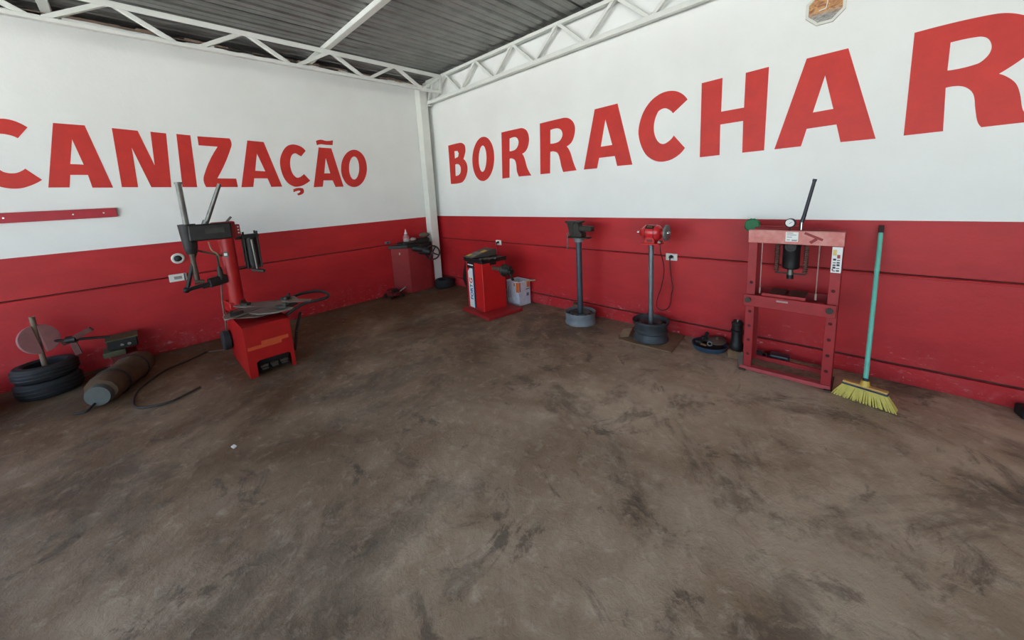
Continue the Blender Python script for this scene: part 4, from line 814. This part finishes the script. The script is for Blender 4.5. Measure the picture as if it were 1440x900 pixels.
# tyre lying in the corner
def tyre(name, c, R, wd, label, rim=None, tilt=None, group=None):
    t = thing(name, label, 'tyre', c, 0, group)
    h_ = wd/2; m = tilt if tilt else Matrix()
    b = B(local=True); b.lathe([(R*.62, -h_*.75), (R*.72, -h_), (R*.90, -h_*.92), (R*.985, -h_*.6), (R, -h_*.25), (R, h_*.25), (R*.985, h_*.6), (R*.90, h_*.92), (R*.72, h_), (R*.62, h_*.75), (R*.64, 0)], 44, Matrix.Translation((0, 0, h_)) @ m, closed=True); b.build('casing', M_RUBBER, t)
    for k, q in enumerate((-.42, 0, .42)):
        b = B(local=True); b.torus((0, 0, 0), (0, 0, 1), R*1.0, .006, 44, 6); bmesh.ops.transform(b.bm, matrix=Matrix.Translation((0, 0, h_)) @ m @ Matrix.Translation((0, 0, q*h_)), verts=b.bm.verts); b.build('tread_rib', M_BPLAST, t)
    return t
tyre('car_tyre', (.335, -.185, 0), .165, .14, 'small black tyre lying flat on the floor at the foot of the white column')
# red bottle jack beside the cabinet
t = thing('trolley_jack', 'small dark red trolley jack on the floor beside the corner cabinet', 'jack', (.22, -1.050, 0))
b = B(); b.bb((.08, -1.140, .03), (.30, -1.125, .10), bevel=.004); b.bb((.08, -0.995, .03), (.30, -0.980, .10), bevel=.004); b.bb((.08, -1.130, .05), (.18, -0.990, .125), bevel=.015); b.bb((.16, -1.110, .04), (.30, -1.010, .095), bevel=.01); b.build('frame', mat('dirty dark red', (120, 30, 32), .55, var=.25, scale=20), t)
b = B(); b.cyl((.14, -1.060, .09), (.25, -1.060, .12), .03, seg=14); b.cyl((.25, -1.060, .12), (.25, -1.060, .15), .03, .034, 14); b.build('lift_arm', M_BLACK, t)
for xx in (.10, .28):
    for yy in (-1.160, -0.960):
        b = B(); b.cyl((xx, yy-.012, .032), (xx, yy+.012, .032), .032, seg=16); b.build('wheel', M_IRON, t)
b = B(); b.cyl((.29, -1.010, .10), (.34, -0.930, .16), .009, seg=8); b.build('handle_socket', M_STEEL, t)

# ------------------------------------------------------------------ dim corner at far left
sx_, sy_ = .34, -4.50
t = thing('tube_vulcaniser', 'inner tube vulcaniser with dusty pink round plates on a post in the far left clutter', 'vulcaniser', (sx_, sy_, 0))
b = B(); b.cyl((sx_, sy_, 0), (sx_, sy_, .03), .10, .095, 28); b.build('base', M_BLACK, t)
b = B(); b.cyl((sx_, sy_, .03), (sx_, sy_, .70), .018, .018, 16); b.build('post', mat('drab post', (128, 108, 88), .6, var=.2), t)
axd = Vector((.80, .50, .25)).normalized()
for off, s_ in ((-.022, -1), (.022, 1)):
    c = Vector((sx_+.03, sy_+.01, .50))
    m = Matrix.Translation(c) @ axd.to_track_quat('Z', 'Y').to_matrix().to_4x4()
    pts = [(s_*(.014+.112*math.sin(a)), .125*math.cos(a)) for a in [PI*k/16 for k in range(17)]]
    if s_ < 0: pts = pts[::-1]
    b = B(); b.prism(pts, -.012, .014, m, .003); b.build('heating_plate', M_PINK, t)
b = B(); b.cyl((sx_, sy_+.03, .46), (sx_+.02, sy_+.42, .385), .013, seg=10); b.build('cross_shaft', M_BLACK, t)
hc = Vector((sx_+.01, sy_+.185, .432))
for v in ((.10, .14, .085), (.02, -.06, -.02), (.06, .03, -.14)):
    b = B(); b.bar(hc, hc+Vector(v), .045, .02, (1, 0, 0), .004); b.build('clamp_arm', mat('drab red arm', (104, 58, 50), .6, var=.25), t)
b = B(); b.cyl(hc-Vector((.01, .03, 0)), hc+Vector((.01, .03, 0)), .035, seg=16); b.build('hub', M_BLACK, t)
tyre('car_tyre', (.34, -4.50, 0), .20, .15, 'black tyre at the bottom of the pair stacked around the vulcaniser post')
tyre('car_tyre', (.34, -4.50, .152), .195, .13, 'black tyre on top of the pair stacked around the vulcaniser post')
tyre('car_tyre', (.55, -5.09, 0), .30, .20, 'black tyre lying flat on the floor at the left edge of the picture')
t = thing('old_battery', 'dark metal box with bright terminals on a red stand against the left wall', 'box', (.22, -4.02, 0))
b = B(); b.bb((.10, -4.11, 0), (.32, -3.93, .17), bevel=.006); b.build('stand', mat('dull red stand', (110, 26, 26), .6, var=.2), t)
b = B(); b.bb((.09, -4.12, .23), (.31, -3.91, .33), bevel=.008); b.build('case', M_BLACK, t)
b = B(); b.bb((.07, -4.13, .325), (.33, -3.90, .335), bevel=.003); b.build('lid', M_OLIVE, t)
b = B(); b.bb((.12, -4.16, .17), (.34, -4.0, .23), bevel=.02, seg=2); b.build('green_canister', M_OLIVE, t)
for yy in (-4.02, -3.97):
    b = B(); b.cyl((.31, yy, .27), (.322, yy, .27), .014, seg=12); b.build('terminal', M_CHROME, t)
# rolled canvas bundle with a grey drum end
t = thing('canvas_roll', 'brown canvas bundle lying on the floor with a round grey end', 'bundle', (.85, -4.05, 0))
b = B(); P0, P1 = Vector((1.08, -4.16, .115)), Vector((.52, -3.90, .125)); pts = [P0.lerp(P1, k/12) for k in range(13)]
random.seed(5)
b.tube(pts, [.105, .118, .12, .112, .115, .119, .11, .112, .118, .121, .115, .11, .095], 20)
for v in b.bm.verts:
    v.co += Vector((random.uniform(-.007, .007), random.uniform(-.007, .007), random.uniform(-.007, .007)))
    if v.co.z < 0.002: v.co.z = .002
b.build('roll', M_SACK, t)
dd = (P0-P1).normalized()
b = B(); b.cyl(P0-dd*.02+Vector((0, 0, -.02)), P0+dd*.045+Vector((0, 0, -.02)), .088, .082, 28); b.build('drum_end', mat('dark grey drum', (86, 88, 82), .6, var=.15), t)
b = B(); b.torus(P0.lerp(P1, .25), dd, .122, .007, 28, 6); b.torus(P0.lerp(P1, .72), dd, .122, .007, 28, 6); b.build('strap', M_BLACK, t)
b = B(); b.tube(bez([(1.11, -4.20, .04), (1.15, -4.25, .012), (1.12, -4.32, .01)], 5), .009, 6); b.build('cord_end', M_BLACK, t)

# crumbs on the floor
b = B(); b.box((2.627, -3.53, .006), (.03, .022, .010), (.1, .2, .4), .003); tag(b.build('paper_scrap', M_LABEL, loc=(2.627, -3.53, 0)), 'tiny white scrap of paper on the open floor in front of the tyre changer', 'scrap')
b = B(); b.box((6.30, -.10, .035), (.12, .10, .07), (0, 0, .2), .015, 2); tag(b.build('rubber_wedge', M_RUBBER, loc=(6.30, -.10, 0)), 'black rubber wedge on the floor at the right wall near the picture edge', 'wedge')
